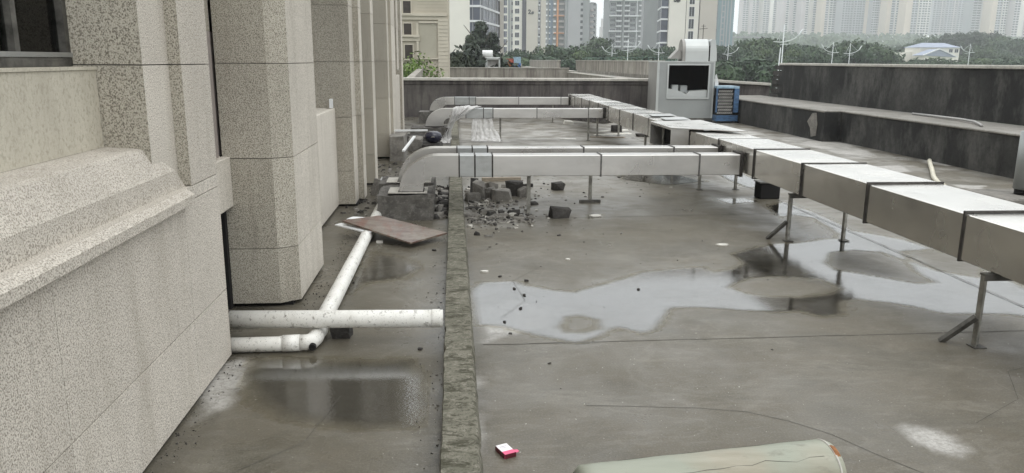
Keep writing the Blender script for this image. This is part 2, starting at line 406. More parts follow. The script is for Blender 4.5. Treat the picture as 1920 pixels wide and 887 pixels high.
M['pane_blue'] = simple('blue_grey_pane', (.050, .058, .085), .15, var=.45, scale=.35, bstr=0)
M['pane_room'] = simple('dim_brown_pane', (.03, .022, .017), .3, var=.4, bstr=0)
def bpaint(name, c): return simple(name, c, .85, var=.06, scale=.12, bstr=0)
M['bw'] = bpaint('cream_white_paint', (.66, .64, .58)); M['bb'] = bpaint('beige_paint', (.47, .44, .39))
M['bslab'] = bpaint('white_slab_paint', (.66, .67, .68)); M['bgrey'] = bpaint('grey_tile', (.24, .25, .255))
M['bgrey2'] = bpaint('mid_grey_tile', (.32, .32, .33)); M['bdark'] = bpaint('dark_purple_tile', (.075, .07, .085))
M['bblue'] = bpaint('slate_blue_tile', (.11, .145, .19)); M['borange'] = bpaint('orange_paint', (.52, .23, .10))
M['bpink'] = bpaint('pinkish_paint', (.42, .38, .37)); M['bpeach'] = bpaint('peach_paint', (.52, .44, .34))
M['bteal'] = bpaint('blue_green_glass', (.16, .235, .26)); M['broof'] = bpaint('blue_metal_roof', (.26, .29, .36))
M['ink'] = bpaint('black_lettering', (.02, .02, .02))
M['net'] = bpaint('green_netting', (.13, .22, .19))
M['lamp_white'] = simple('lamp_post_paint', (.55, .58, .58), .4, var=.04, bstr=0)
M['clay'] = bpaint('reddish_brick_wall', (.30, .13, .10))
M['dish'] = simple('white_porcelain_shard', (.72, .70, .64), .35, bstr=0)

# ================================================================== ROOF FLOOR with shallow hollows, and the rain water in them
def sdf(polys, P):
    out = np.full(len(P), 1e9)
    for poly in polys:
        q = np.array([tuple(gp(*p)[:2]) for p in poly]); d = np.full(len(P), 1e9); s_ = np.zeros(len(P), bool)
        for i in range(len(q)):
            a = q[i]; b = q[(i + 1) % len(q)]; e = b - a; w_ = P - a
            t = np.clip((w_ @ e) / (e @ e + 1e-12), 0, 1); d = np.minimum(d, np.hypot(*(w_ - t[:, None] * e).T))
            c = (a[1] > P[:, 1]) != (b[1] > P[:, 1])
            if abs(e[1]) > 1e-9:
                s_ ^= c & (P[:, 0] < a[0] + (P[:, 1] - a[1]) * e[0] / e[1])
        out = np.minimum(out, np.where(s_, -d, d))
    return out
WATER = [
 [(885,540),(905,528),(962,525),(990,534),(1040,542),(1080,547),(1122,537),(1159,524),(1198,510),(1255,502),(1316,500),(1339,509),(1375,503),(1393,492),(1368,476),(1400,468),(1455,456),(1500,455),(1540,448),(1500,430),(1450,398),(1440,385),(1470,376),(1500,388),(1560,412),(1600,432),(1690,448),(1760,470),(1820,495),(1900,530),(1950,560),(1950,596),(1880,590),(1818,588),(1785,588),(1745,583),(1705,573),(1655,565),(1610,560),(1580,562),(1570,588),(1545,592),(1500,582),(1460,584),(1400,582),(1320,577),(1265,577),(1250,590),(1225,618),(1205,625),(1175,618),(1160,615),(1125,628),(1085,640),(1000,628),(940,612),(890,610)],
 [(1340,372),(1400,371),(1425,378),(1370,381)], [(1340,318),(1385,322),(1425,342),(1460,352),(1400,350),(1360,335)],
 
 
 [(1100,404),(1128,402),(1130,408),(1105,409)],
 [(1150,325),(1260,326),(1330,340),(1250,346),(1170,336)],
 [(1830,395),(1900,400),(1950,420),(1940,440),(1860,418)],
 [(1560,300),(1620,306),(1600,318),(1570,310)],
 [(905,280),(1010,276),(1120,279),(1110,283),(980,284)],[(1050,222),(1110,220),(1190,226),(1130,232)],
 [(470,672),(520,668),(620,668),(700,672),(775,668),(800,695),(802,760),(780,800),(690,806),(600,800),(510,790),(455,752),(447,705)],
 [(700,470),(760,478),(800,500),(760,525),(690,530),(650,560),(640,540),(670,505)],
]
PALE = [[(1718,298),(1745,298),(1790,308),(1780,312),(1735,306)], [(1630,312),(1690,308),(1715,322),(1670,324)], [(1450,258),(1520,254),(1600,272),(1650,292),(1600,298),(1540,280),(1480,268)], [(1780,345),(1850,348),(1845,356),(1790,352)], [(1330,240),(1400,244),(1440,252),(1380,256)], [(1664,796),(1690,789),(1740,802),(1790,818),(1822,845),(1800,855),(1750,850),(1690,828)], [(890,575),(960,560),(1040,570),(1030,610),(950,640),(895,650)], [(885,690),(905,680),(915,780),(900,860),(888,800)], [(1380,470),(1440,463),(1480,470),(1430,478)], [(380,690),(470,660),(480,700),(430,770),(360,800)]]
DRY = [
 [(1560,472),(1600,468),(1650,472),(1700,490),(1725,512),(1757,529),(1720,530),(1670,522),(1600,510),(1570,505),(1546,492)],
 [(1368,537),(1400,520),(1460,517),(1540,522),(1578,540),(1560,550),(1500,556),(1450,556),(1400,550)],
 [(1690,470),(1740,466),(1800,480),(1850,505),(1840,520),(1760,507),(1705,487)],
 [(1048,612),(1060,593),(1090,590),(1120,598),(1122,615),(1095,624),(1062,622)],
 [(1462,405),(1490,403),(1525,408),(1572,436),(1570,446),(1520,448),(1480,430)],
]
xs = np.unique(np.round(np.concatenate([[-1.75], np.arange(-1.7, 8.85, .04), [9.4]]), 4))
ys = [-3.0, -2, -1, 0, .8, 1.4]; y = 1.8
while y < 24: ys.append(y); y += .028 + .0022 * max(0, y - 4) ** 1.35
ys.append(24.2); ys = np.array(ys)
GX, GY = np.meshgrid(xs, ys); P = np.stack([GX.ravel(), GY.ravel()], 1)
nz = np.array([mnoise.fractal(Vector((x * 1.7, y * 1.7, 3)), .8, 2.1, 4) for x, y in P])
nz2 = np.array([mnoise.fractal(Vector((x * 6.5, y * 6.5, 9)), .9, 2.1, 3) for x, y in P])
d = sdf(WATER[:-2], P); dch = sdf(WATER[-2:], P); soft = np.where(P[:, 0] < -.07, .13, .045); d = np.minimum(d, dch + .03); d2 = sdf(DRY, P); dp = sdf(PALE, P); d = np.maximum(d, -d2)
dd = d + nz * .035 + nz2 * .018
pale = np.clip(-(dp + nz * .05 + nz2 * .03) / .06, 0, 1)
pale = np.maximum(pale, np.clip((P[:, 1] - 9.5) / 3, 0, 1) * (P[:, 0] > .15) * np.clip(.30 + nz * 1.1, 0, .6))
hgt = np.where(dd > 0, np.minimum(dd * .035, .0045), np.maximum(dd * .05, -.007)) + nz2 * .0006
hgt = hgt - .0045
wet = np.clip(1 - dd / .16, 0, 1) * .9
wet = np.maximum(wet, np.clip((nz - .12) * 1.2, 0, .35))
wet = np.where(P[:, 0] < -.07, np.maximum(wet, .62 + .5 * nz), wet).clip(0, 1)
# floor colour is darker along the curb, the walls and round the duct bases
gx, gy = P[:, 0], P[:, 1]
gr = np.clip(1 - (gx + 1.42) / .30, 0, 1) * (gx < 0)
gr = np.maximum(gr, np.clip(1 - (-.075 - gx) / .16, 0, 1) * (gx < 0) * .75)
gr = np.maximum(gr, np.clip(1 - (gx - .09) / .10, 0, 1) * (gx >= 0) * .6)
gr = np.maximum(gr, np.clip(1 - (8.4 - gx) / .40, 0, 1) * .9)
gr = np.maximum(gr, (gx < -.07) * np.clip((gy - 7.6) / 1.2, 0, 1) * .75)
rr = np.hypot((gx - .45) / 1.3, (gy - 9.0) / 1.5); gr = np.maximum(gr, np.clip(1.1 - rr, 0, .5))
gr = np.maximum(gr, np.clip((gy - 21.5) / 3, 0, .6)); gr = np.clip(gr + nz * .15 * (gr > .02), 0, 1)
V = np.stack([gx, gy, hgt], 1); nx, ny = len(xs), len(ys)
idx = np.arange(nx * ny).reshape(ny, nx)
Fq = np.stack([idx[:-1, :-1], idx[:-1, 1:], idx[1:, 1:], idx[1:, :-1]], -1).reshape(-1, 4)
me = bpy.data.meshes.new('roof_floor')
me.from_pydata(V.tolist(), [], Fq.tolist()); me.materials.append(M['floor']); me.shade_smooth()
a1 = me.attributes.new('wet', 'FLOAT', 'POINT'); a1.data.foreach_set('value', wet.astype(np.float32))
a3 = me.attributes.new('pale', 'FLOAT', 'POINT'); a3.data.foreach_set('value', pale.astype(np.float32))
a2 = me.attributes.new('dark_tone', 'FLOAT', 'POINT'); a2.data.foreach_set('value', gr.astype(np.float32))
fo = bpy.data.objects.new('roof_floor', me); COL.objects.link(fo); tag(fo, kind='structure')
# the water film: the same grid, level, kept only where the floor dips; it thins out towards its shore
film = np.clip(-dd / soft + .12 + nz2 * .25, 0, 1); fq = Fq[(dd[Fq].min(1) < .02)]
used = np.unique(fq); remap = -np.ones(len(P), int); remap[used] = np.arange(len(used))
Vw = V[used].copy(); Vw[:, 2] = np.where(hgt[used] > -.0046, hgt[used] + .0003, -.0043)
me = bpy.data.meshes.new('rain_water'); me.from_pydata(Vw.tolist(), [], remap[fq].tolist()); me.materials.append(M['water']); me.shade_smooth()
a1 = me.attributes.new('film', 'FLOAT', 'POINT'); a1.data.foreach_set('value', film[used].astype(np.float32))
wo_ = bpy.data.objects.new('rain_water', me); COL.objects.link(wo_); tag(wo_, kind='structure')
b = MB(); b.box(-1.75, 10.4, -3, 96, -6, -.03); tag(b.build('building_below', M['wall_pale']), kind='structure')
b = MB(); b.box(-1.75, 10.4, 24.5, 96, -.029, 0.0); tag(b.build('far_roof_floor', M['curb']), kind='structure')

# joints and cracks in the screed
def strip(name, pts, wd, mat, z=.0015, parent=None):
    out = []
    for i in range(len(pts) - 1):
        a, c = Vector(pts[i]), Vector(pts[i + 1]); n = max(2, int((c - a).length / .06))
        out += [a.lerp(c, k / n) for k in range(n)]
    out.append(Vector(pts[-1])); m = MB(); vs = []
    for i, p in enumerate(out):
        t = (out[min(i + 1, len(out) - 1)] - out[max(i - 1, 0)]); t = Vector((-t.y, t.x, 0)).normalized()
        o_ = t * mnoise.noise(p * 4) * wd * 1.2; w2 = wd * (.5 + .25 * mnoise.noise(p * 9))
        vs += [(p.x + o_.x + t.x * w2, p.y + o_.y + t.y * w2, z), (p.x + o_.x - t.x * w2, p.y + o_.y - t.y * w2, z)]
    m.add(vs, [(2 * i, 2 * i + 1, 2 * i + 3, 2 * i + 2) for i in range(len(out) - 1)])
    return m.build(name, mat, parent, fix=False)
jt = [strip('expansion_joint', [(.16, 4.50, 0), (3.2, 4.54, 0), (8.1, 4.6, 0)], .008, M['crack'], parent=fo),
      strip('expansion_joint', [(.16, 8.32, 0), (3.4, 8.5, 0), (8.1, 8.6, 0)], .010, M['crack'], parent=fo),
      strip('expansion_joint', [(4.05, 2.0, 0), (4.05, 23, 0)], .010, M['crack'], parent=fo),
      strip('expansion_joint', [(.16, 12.4, 0), (8.1, 12.6, 0)], .012, M['crack'], parent=fo),
      strip('expansion_joint', [(.16, 16.4, 0), (8.1, 16.6, 0)], .014, M['crack'], parent=fo)]
for k_, pts_ in enumerate([[(2.5, 3.3), (2.9, 3.55), (3.1, 3.9), (3.6, 4.1)], [(.3, 5.0), (.5, 5.4), (.45, 5.9), (.7, 6.3)], [(1.9, 6.6), (2.4, 6.8), (2.7, 7.4)], [(-1.0, 3.0), (-.7, 3.3), (-.6, 3.8)], [(4.6, 6.0), (5.2, 6.4), (5.5, 7.2), (6.3, 7.6)]]): strip('crack', [(x_, y_, 0) for x_, y_ in pts_], .0022, M['crack'], parent=fo)
strip('crack', [(.65, 3.61, 0), (1.18, 3.55, 0), (1.43, 3.49, 0), (1.60, 3.375, 0), (1.745, 3.228, 0), (1.85, 3.04, 0), (1.97, 2.86, 0)], .0035, M['crack'], parent=fo)

# curb between channel and roof
c = MB(); n = 520; prof_n = 7; vs = []
for i in range(n + 1):
    yy = -1 + (24 + 1) * (i / n) ** 1.6
    for k, (px_, pz) in enumerate([(-.072, -.02), (-.072, .070), (-.068, .079), (-.01, .081), (.084, .080), (.092, .072), (.112, -.02)]):
        j = mnoise.noise(Vector((px_ * 20, yy * 3, k))) * .007 + max(0, mnoise.noise(Vector((px_ * 9, yy * 9, 5))) - .22) * .030 * (-1 if k > 3 else 1) + mnoise.noise(Vector((k * 2, yy * 40, 8))) * .003
        vs.append((px_ + j * (k in (1, 2, 4, 5, 6)), yy, pz + j * .6 * (k in (1, 2, 3, 4, 5))))
c.add(vs, [(i * 7 + k, i * 7 + k + 1, (i + 1) * 7 + k + 1, (i + 1) * 7 + k) for i in range(n) for k in range(6)])
tag(c.build('curb', M['curb'], fix=False), kind='structure')

# ================================================================== STONE BUILDING ON THE LEFT
B = thing('stone_building', 'stone clad building with stepped piers along the left edge of the roof', 'building')
COURSE = [.025, .42, 1.045, 1.67, 2.29, 2.92, 4.2, 5.5, 6.8, 8.1]
def offset(poly, dist):                                       # open polyline offset to the left (inward)
    out = []; n = len(poly)
    for i in range(n):
        ns = []
        for a, b_ in ((i - 1, i), (i, i + 1)):
            if a >= 0 and b_ < n:
                e = (Vector(poly[b_]) - Vector(poly[a])).normalized(); ns.append(Vector((-e.y, e.x)))
        if len(ns) == 2:
            m_ = (ns[0] + ns[1]); m_ = m_ / (m_.length_squared / 2)
        else: m_ = ns[0]
        out.append(Vector(poly[i]) + m_ * dist)
    return out
def clad(parent, poly, courses, first=0, matf=None, seams=None):
    inn = offset(poly, .03); core = offset(poly, .014)
    for k in range(len(courses) - 1):
        z0, z1 = courses[k] + .0025, courses[k + 1] - .0025
        for i in range(len(poly) - 1):
            a, b_ = Vector(poly[i]), Vector(poly[i + 1]); ai, bi = inn[i], inn[i + 1]
            e = (b_ - a); nrm = Vector((e.y, -e.x)).normalized()
            cuts = [0, 1]
            if seams and i in seams: cuts = [0] + [(s_ - a.y) / e.y for s_ in seams[i]] + [1]
            for q in range(len(cuts) - 1):
                t0, t1 = cuts[q], cuts[q + 1]; g = .0025 / max(e.length, .01)
                u0 = t0 + (g if q else 0); u1 = t1 - (g if q < len(cuts) - 2 else 0)
                pts = [a.lerp(b_, u0), a.lerp(b_, u1), ai.lerp(bi, u1), ai.lerp(bi, u0)]
                sm = MB(); sm.prism([tuple(p) for p in pts], z0, z1)
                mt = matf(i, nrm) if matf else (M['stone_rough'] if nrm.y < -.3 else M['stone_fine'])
                sm.build('stone_slab', mt, parent)
    cm_ = MB(); cp = [tuple(p) for p in core]
    cm_.prism(cp, courses[0], courses[-1] - .01); return cm_.build('backing', M['mortar'], parent)
bk = MB(); bk.box(-6, -2.1, -1.5, 18.6, -.02, 8.2); bk.box(-2.1, -1.725, -1.5, 18.6, 3.25, 8.2)
bk.build('core_wall', M['stone_mid'], B)
# near bay: lower wall
def pier(name): 
    o = bpy.data.objects.new(name, None); COL.objects.link(o); o.parent = B; o.empty_display_size = .2; return o
lw = pier('lower_wall')
clad(lw, [(-1.312, -1.5), (-1.312, 4.40), (-1.72, 4.40)], [.012, .415, 1.01], matf=lambda i, n_: M['stone_mid'], seams={0: [-.02, 1.25, 2.54, 3.83]})
# moulded ledge, sill frame and the sloping sill
b = MB(); b.prism([(-1.40, 1.012), (-1.268, 1.012), (-1.268, 1.052), (-1.300, 1.078), (-1.40, 1.080)], -1.5, 3.86, 'y')
b.build('ledge', M['stone_mid'], B)
prof = [(-1.340, 1.076, 3.955), (-1.345, 1.172, 3.845), (-1.405, 1.292, 3.66), (-1.43, 1.300, 3.64), (-1.575, 1.308, 3.637), (-1.62, 1.308, 3.637), (-1.62, 1.076, 3.955)]
b = MB(); nq = len(prof)
b.add([(x, -1.5, z) for x, z, _ in prof] + [(x, ye, z) for x, z, ye in prof], [list(range(nq)), list(range(nq, 2 * nq))[::-1]] + [[i, nq + i, nq + (i + 1) % nq, (i + 1) % nq] for i in range(nq)])
b.build('window_sill', M['stone_mid'], B)
b = MB(); b.box(-1.68, -1.572, -1.5, 3.634, 1.309, 1.648); b.box(-1.72, -1.566, -1.5, 3.632, 1.649, 1.662); b.build('window_apron', M['stone_smooth'], B)
p1 = pier('pier')
clad(p1, [(-1.73, 3.638), (-1.372, 3.638), (-1.372, 3.96), (-1.312, 3.96), (-1.312, 4.40), (-1.73, 4.40)], [1.078, 1.67, 2.29, 2.92, 4.2, 5.5, 6.8, 8.1],
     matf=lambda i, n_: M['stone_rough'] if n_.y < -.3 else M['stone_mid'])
b = MB(); b.prism([(-1.42, 3.83), (-1.313, 3.83), (-1.313, 4.395), (-1.42, 4.395)], 1.012, 1.076); b.build('stone_slab', M['stone_mid'], p1)
# big window
W = pier('window')
b = MB(); b.box(-1.73, -1.665, -1.5, 3.634, 1.664, 1.700); b.box(-1.73, -1.668, 3.60, 3.634, 1.702, 3.2); b.box(-1.73, -1.675, -1.5, 3.634, 3.202, 3.245)
b.box(-1.72, -1.672, 3.20, 3.235, 1.702, 3.2); b.box(-1.72, -1.676, 2.05, 2.09, 1.702, 3.2); b.build('frame', M['steel_dark'], W)
b = MB(); b.box(-1.727, -1.661, -1.5, 3.634, 1.702, 1.722); b.build('frame_rail', M['window_frame'], W)
b = MB(); b.box(-1.703, -1.699, -1.5, 3.6, 1.72, 3.2); b.build('pane', M['glass'], W)
b = MB()
for k in range(9):
    yy = 1.2 + k * .27; b.prism([(-1.98 - .03 * (j % 2), yy + j * .05) for j in range(5)] + [(-1.995 - .03 * (j % 2), yy + j * .05) for j in (4, 3, 2, 1, 0)], 1.9 if k % 3 else 1.76, 3.2)
b.build('curtain', M['curtain'], W)
# room behind, dark
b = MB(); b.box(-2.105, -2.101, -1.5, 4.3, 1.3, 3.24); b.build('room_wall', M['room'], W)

WP = (-1.73,)
def stepped(poly, courses=None): 
    p = pier('pier'); clad(p, poly, courses or COURSE); b_ = MB(); xs_ = [q[0] for q in poly]; ys_ = [q[1] for q in poly]
    b_.box(min(xs_), max(xs_) - .05, min(ys_) + .04, max(ys_) - .04, -.012, .03); b_.build('plinth', M['black'], p); return p  # recessed base coloured black as the shadow gap under the cladding
stepped([(-1.553, 5.34), (-1.225, 5.34), (-1.10, 5.425), (-1.10, 6.40), (-1.9, 6.40)])
stepped([(-1.9, 9.19), (-1.172, 9.19), (-1.172, 9.55), (-1.105, 9.55), (-1.105, 9.82), (-1.9, 9.82)])
stepped([(-1.9, 10.80), (-1.09, 10.80), (-1.09, 11.15), (-1.9, 11.15)])
stepped([(-1.9, 13.80), (-1.124, 13.80), (-1.124, 14.10), (-1.075, 14.10), (-1.075, 14.98), (-1.9, 14.98)])
stepped([(-1.9, 15.75), (-1.10, 15.75), (-1.10, 16.25), (-1.14, 16.25), (-1.14, 16.6), (-1.9, 16.6)], [1.5, 2.29, 2.92, 4.2, 5.5, 6.8, 8.1])
stepped([(-1.9, 17.25), (-1.11, 17.25), (-1.11, 17.75), (-1.17, 17.75), (-1.17, 18.55), (-1.9, 18.55)])
def infill(y0, y1, X, z0, z1, seams=()):
    o = bpy.data.objects.new('infill_panel', None); COL.objects.link(o); o.parent = B
    ys_ = [y0] + list(seams) + [y1]
    for i in range(len(ys_) - 1):
        q = MB(); q.bbox(X - .06, X, ys_[i] + .002, ys_[i + 1] - .002, z0, z1, .006); q.build('stone_slab', M['stone_fine'], o)
    q = MB(); q.box(-2.1, X - .03, y0 + .003, y1 - .003, z0 + .004, z1 - .006); q.box(-1.9, X - .065, y0 + .003, y1 - .003, z1 - .004, z1 + .002); q.build('backing', M['stone_fine'], o)
def bay_window(y0, y1, z0, z1=3.2, X=-1.60, panel=None):
    o = pier('window'); q = MB()
    q.box(X - .06, X, y0, y0 + .06, z0, z1); q.box(X - .06, X, y1 - .06, y1, z0, z1); q.box(X - .06, X, y0 + .061, y1 - .061, z0, z0 + .06); q.box(X - .06, X, y0 + .061, y1 - .061, z1 - .06, z1)
    q.build('frame', panel or M['steel_dark'], o)
    q = MB(); q.box(X - .035, X - .03, y0 + .06, y1 - .06, z0 + .06, z1 - .06); q.build('pane', panel or M['glass'], o)
infill(4.402, 5.338, -1.50, .72, 1.06)
b = MB(); b.box(-1.72, -1.56, 4.402, 5.30, 1.063, 1.87); b.box(-1.72, -1.575, 5.301, 5.42, 1.063, 1.87); b.build('metal_panel', M['window_metal'], B)
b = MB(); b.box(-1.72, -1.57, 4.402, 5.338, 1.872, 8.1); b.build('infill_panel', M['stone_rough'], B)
b = MB(); b.box(-2.09, -2.0, 4.402, 5.3, -.01, .72); b.box(-2.09, -1.556, 5.30, 5.42, -.01, .715); b.box(-2.09, -1.7, 4.41, 5.33, .70, .718); b.build('opening_shade', M['black'], B)  # black boxes put the darkness of the gap into colour
infill(6.402, 9.188, -1.363, .02, 1.15, (7.95,))
bay_window(6.402, 9.188, 1.155, 3.2, -1.58)
infill(9.83, 10.79, -1.40, .02, 1.15); bay_window(9.83, 10.79, 1.155, 3.2)
infill(11.16, 13.79, -1.363, .02, 1.15, (12.4,)); bay_window(11.16, 13.79, 1.155, 3.2)
infill(14.99, 17.24, -1.16, .02, 1.38, (16.1,)); bay_window(14.99, 15.74, 1.39, 3.2, -1.45); bay_window(16.61, 17.24, 1.39, 3.2, -1.45)
b = MB(); b.box(-1.40, -1.37, 9.02, 9.10, 1.158, 1.26); b.build('vent_cover', M['white_paint'], B)

# ================================================================== ROOF WALLS
def wall_obj(name, boxes, mat, label, cat='wall'):
    q = MB()
    for a in boxes: q.box(*a)
    o = q.build(name, mat); tag(o, label, cat); return o
PR = thing('parapet_wall', 'high black stained concrete parapet with pale coping on the right', 'wall')
def grid_wall(name, mat, parent, X, y0, y1, z0, z1, th, amp=.012, end_rag=0):
    q = MB(); ny_ = int((y1 - y0) / .25); nz_ = 6; vs = []
    for i in range(ny_ + 1):
        for j in range(nz_ + 1):
            yy = y0 + (y1 - y0) * i / ny_; zz = z0 + (z1 - z0) * j / nz_
            yy2 = yy + (end_rag * mnoise.noise(Vector((3, j * 1.7, 1))) if i == ny_ else 0)
            vs.append((X + amp * mnoise.noise(Vector((yy * .9, zz * 2, 7))), yy2, zz + (amp * .8 * mnoise.noise(Vector((yy * 1.5, 4, 4))) if j == nz_ else 0)))
    N = len(vs); vs2 = [(X + th, v[1], v[2]) for v in vs]
    I = lambda i, j: i * (nz_ + 1) + j
    fs = [(I(i, j), I(i + 1, j), I(i + 1, j + 1), I(i, j + 1)) for i in range(ny_) for j in range(nz_)]
    fs += [tuple(N + k for k in f[::-1]) for f in fs]
    fs += [(I(i, nz_), I(i + 1, nz_), N + I(i + 1, nz_), N + I(i, nz_)) for i in range(ny_)]
    fs += [(I(e, j), I(e, j + 1), N + I(e, j + 1), N + I(e, j)) for e in (0, ny_) for j in range(nz_)]
    q.add(vs + vs2, fs); return q.build(name, mat, parent, smooth=False)
grid_wall('upper_wall', M['wall_dark'], PR, 9.5, 5, 22.6, .67, 1.60, .26, .02, .25)
b = MB(); b.bbox(9.47, 9.82, 5, 22.65, 1.590, 1.655, .012); b.build('coping', M['cap'], PR)
grid_wall('step_wall', M['wall_dark'], PR, 8.36, 5, 16.6, -.02, .645, 1.1, .025)
grid_wall('step_wall', M['wall_dark'], PR, 7.98, 16.45, 24.0, -.02, .645, 1.3, .02)
b = MB(); b.bbox(8.33, 9.51, 5, 16.44, .630, .668, .012); b.bbox(7.95, 9.52, 16.445, 24.0, .628, .670, .012); b.build('step_top', M['step'], PR)
q = MB(); q.prism([(16.75, .10), (16.98, .06), (17.05, .25), (17.22, .38), (17.0, .58), (16.80, .60), (16.72, .35)], 7.962, 7.972, 'x'); q.build('bare_patch', M['rubble'], PR)
for k in range(7):                                             # broken end of the parapet
    z0 = .67 + k * .13; q = MB(); e = [.32, .26, .30, .2, .14, .17, .08][k]
    q.box(9.52 + random.uniform(-.01, .02), 9.75, 22.56, 22.95 + e, z0, z0 + .118, jit=.02); q.build('brick', M['brick_dark'], PR)
FP = thing('cross_parapet', 'dark mould stained concrete parapet crossing the roof behind the ducts', 'wall')
q = MB(); n_ = 60; vs = []
for i in range(n_ + 1):
    x = -1.75 + (9.8 + 1.75) * i / n_
    for z in (-.02, .5, .95, .99, 1.12): 
        z -= max(0, x - 7.6) * .055 * (z > 1.0)
        vs.append((x, 24.0 + .02 * mnoise.noise(Vector((x * 1.5, z * 3, 0))) - (.03 if z > .97 else 0), z))
q.add(vs, [(i * 5 + k, (i + 1) * 5 + k, (i + 1) * 5 + k + 1, i * 5 + k + 1) for i in range(n_) for k in range(4)])
q.box(-1.75, 8.2, 24.04, 24.28, -.02, 1.115); q.box(8.2, 9.8, 24.04, 24.28, -.02, 1.0); q.build('wall', M['wall_far'], FP)
b = MB(); b.bbox(-1.75, 7.6, 23.92, 24.42, 1.085, 1.165, .01)
q2 = MB(); q2.bbox(7.602, 9.8, 23.90, 24.60, 1.085, 1.165, .01); q2.v = [(x, y_, z - (x - 7.6) * .055) for x, y_, z in q2.v]; q2.build('coping', M['cap'], FP)
b.build('coping', M['cap'], FP)
tag(wall_obj('flank_wall', [], M['wall_pale'], ''), 'short pale streaked wall sloping away beside the green bush', 'wall')
o = bpy.data.objects['flank_wall']; q = MB(); q.prism([(-1.62, 24.4), (-1.36, 24.4), (-1.70, 56.9), (-2.0, 56.9)], -.1, 1.2); 
for i in (4, 5): q.v[i] = (q.v[i][0], q.v[i][1], 1.02)
for i in (6, 7): q.v[i] = (q.v[i][0], q.v[i][1], 1.50)
q2 = q.build('flank_wall_tmp', M['wall_pale']); o.data = q2.data; bpy.data.objects.remove(q2)
o = wall_obj('second_cross_wall', [(-1.75, 8.3, 57, 57.3, 0, 1.12)], M['wall_pale'], 'mottled pale concrete cross wall on the second roof'); o.name = 'cross_wall'
q = MB(); q.box(-1.78, 8.33, 56.95, 57.35, 1.12, 1.17); q.build('coping', M['cap'], o)
SP = thing('parapet_wall', 'streaky brown parapet of the second roof behind the cabinet', 'wall')
q = MB(); q.box(8.8, 9.1, 34, 57, 1.06, 1.66); q.build('upper_wall', M['wall_pale'], SP); q = MB(); q.box(8.78, 9.12, 33.9, 57.1, 1.662, 1.71); q.build('coping', M['cap'], SP)
q = MB(); q.box(8.2, 9.1, 24.6, 57, .001, .82); q.build('step_wall', M['wall_pale'], SP); q = MB(); q.box(8.18, 9.12, 24.6, 57.1, .822, .86); q.build('step_top', M['cap'], SP)
TP = thing('parapet_wall', 'farthest small brown parapet right of the red and blue boxes', 'wall')
q = MB(); q.box(8.6, 8.9, 66, 90, 1.0, 1.66); q.build('upper_wall', M['wall_pale'], TP); q = MB(); q.box(8.58, 8.92, 65.9, 90.1, 1.662, 1.71); q.build('coping', M['cap'], TP)
q = MB(); q.box(8.2, 9.0, 57.4, 95, 0, .95); q.build('step_wall', M['cap'], TP)
o = wall_obj('cross_wall', [(-1.75, 8.2, 95, 95.3, 0, 1.28)], M['wall_pale'], 'farthest pale wall with drip stains behind the white cooler')

# ================================================================== DUCTS
def seg_duct(parent, x0, x1, y0, y1, z0, z1, mat, tw=.004):
    q = MB(); q.bbox(x0, x1, y0, y1, z0, z1, .006)
    o = q.build('duct_section', mat, parent)
    return o
def ring(parent, ax, p, x0, x1, z0, z1, e=.012, w_=.02, mat=None, name='flange'):
    q = MB()
    if ax == 'y':
        for a in ((x0 - e, x1 + e, z1, z1 + e), (x0 - e, x1 + e, z0 - e, z0), (x0 - e, x0, z0, z1), (x1, x1 + e, z0, z1)): q.box(a[0], a[1], p - w_ / 2, p + w_ / 2, a[2], a[3])
    else:
        for a in ((x0 - e, x1 + e, z1, z1 + e), (x0 - e, x1 + e, z0 - e, z0), (x0 - e, x0, z0, z1), (x1, x1 + e, z0, z1)): q.box(p - w_ / 2, p + w_ / 2, a[0], a[1], a[2], a[3])
    return q.build(name, mat or M['flange'], parent)
MD = thing('main_duct', 'long rectangular galvanised main duct running diagonally away on the right', 'duct', (3.5, 1, .48))
MD.location = (0, 0, 0)
sy = [1.05, 2.24, 3.41, 4.58, 5.76, 6.93, 8.10, 9.27, 10.44, 11.6, 12.75, 13.9, 15.05, 16.2, 17.35, 18.5, 19.65, 20.8, 21.95]
for i in range(len(sy) - 1):
    dx = random.uniform(-.006, .006); dz = random.uniform(-.005, .005)
    seg_duct(MD, 3.2 + dx, 3.79 + dx, sy[i] + .003, sy[i + 1] - .003, .48 + dz, .777 + dz, M['galv_dull'])
    if i: ring(MD, 'y', sy[i], 3.2, 3.79, .48, .777, .014 if i < 7 else .007, .017 if i < 7 else .012, M['flange'])
q = MB(); q.box(3.197, 3.793, 21.953, 21.965, .477, .78); q.build('end_cap', M['galv'], MD)
# open side stub
q = MB(); q.box(2.94, 3.19, 10.45, 10.47, .47, .80); q.box(2.94, 3.19, 11.58, 11.6, .47, .80); q.box(2.94, 3.19, 10.471, 11.579, .78, .80); q.box(2.94, 3.19, 10.471, 11.579, .47, .49)
q.build('side_outlet', M['galv'], MD)
q = MB(); q.box(3.16, 3.185, 10.475, 11.575, .495, .775); q.build('outlet_shade', M['black'], MD)  # black panel paints the shade inside the open stub
q = MB(); q.box(2.955, 2.965, 10.92, 10.94, .49, .78); q.build('damper_blade', M['steel'], MD)
q = MB(); q.prism([(2.94, 10.44), (3.8, 9.9), (3.8, 11.9), (2.94, 11.6)], .802, .812); q.build('outlet_lid', M['galv'], MD)
for k, yy in enumerate((12.1, 12.9, 10.15)):
    q = MB(); q.prism([(3.3, yy), (3.72, yy + .05), (3.76, yy + .6), (3.35, yy + .5)], .795 + k * .003, .801 + k * .003, m=0); q.build('patch_plate', M['galv_patch'], MD)

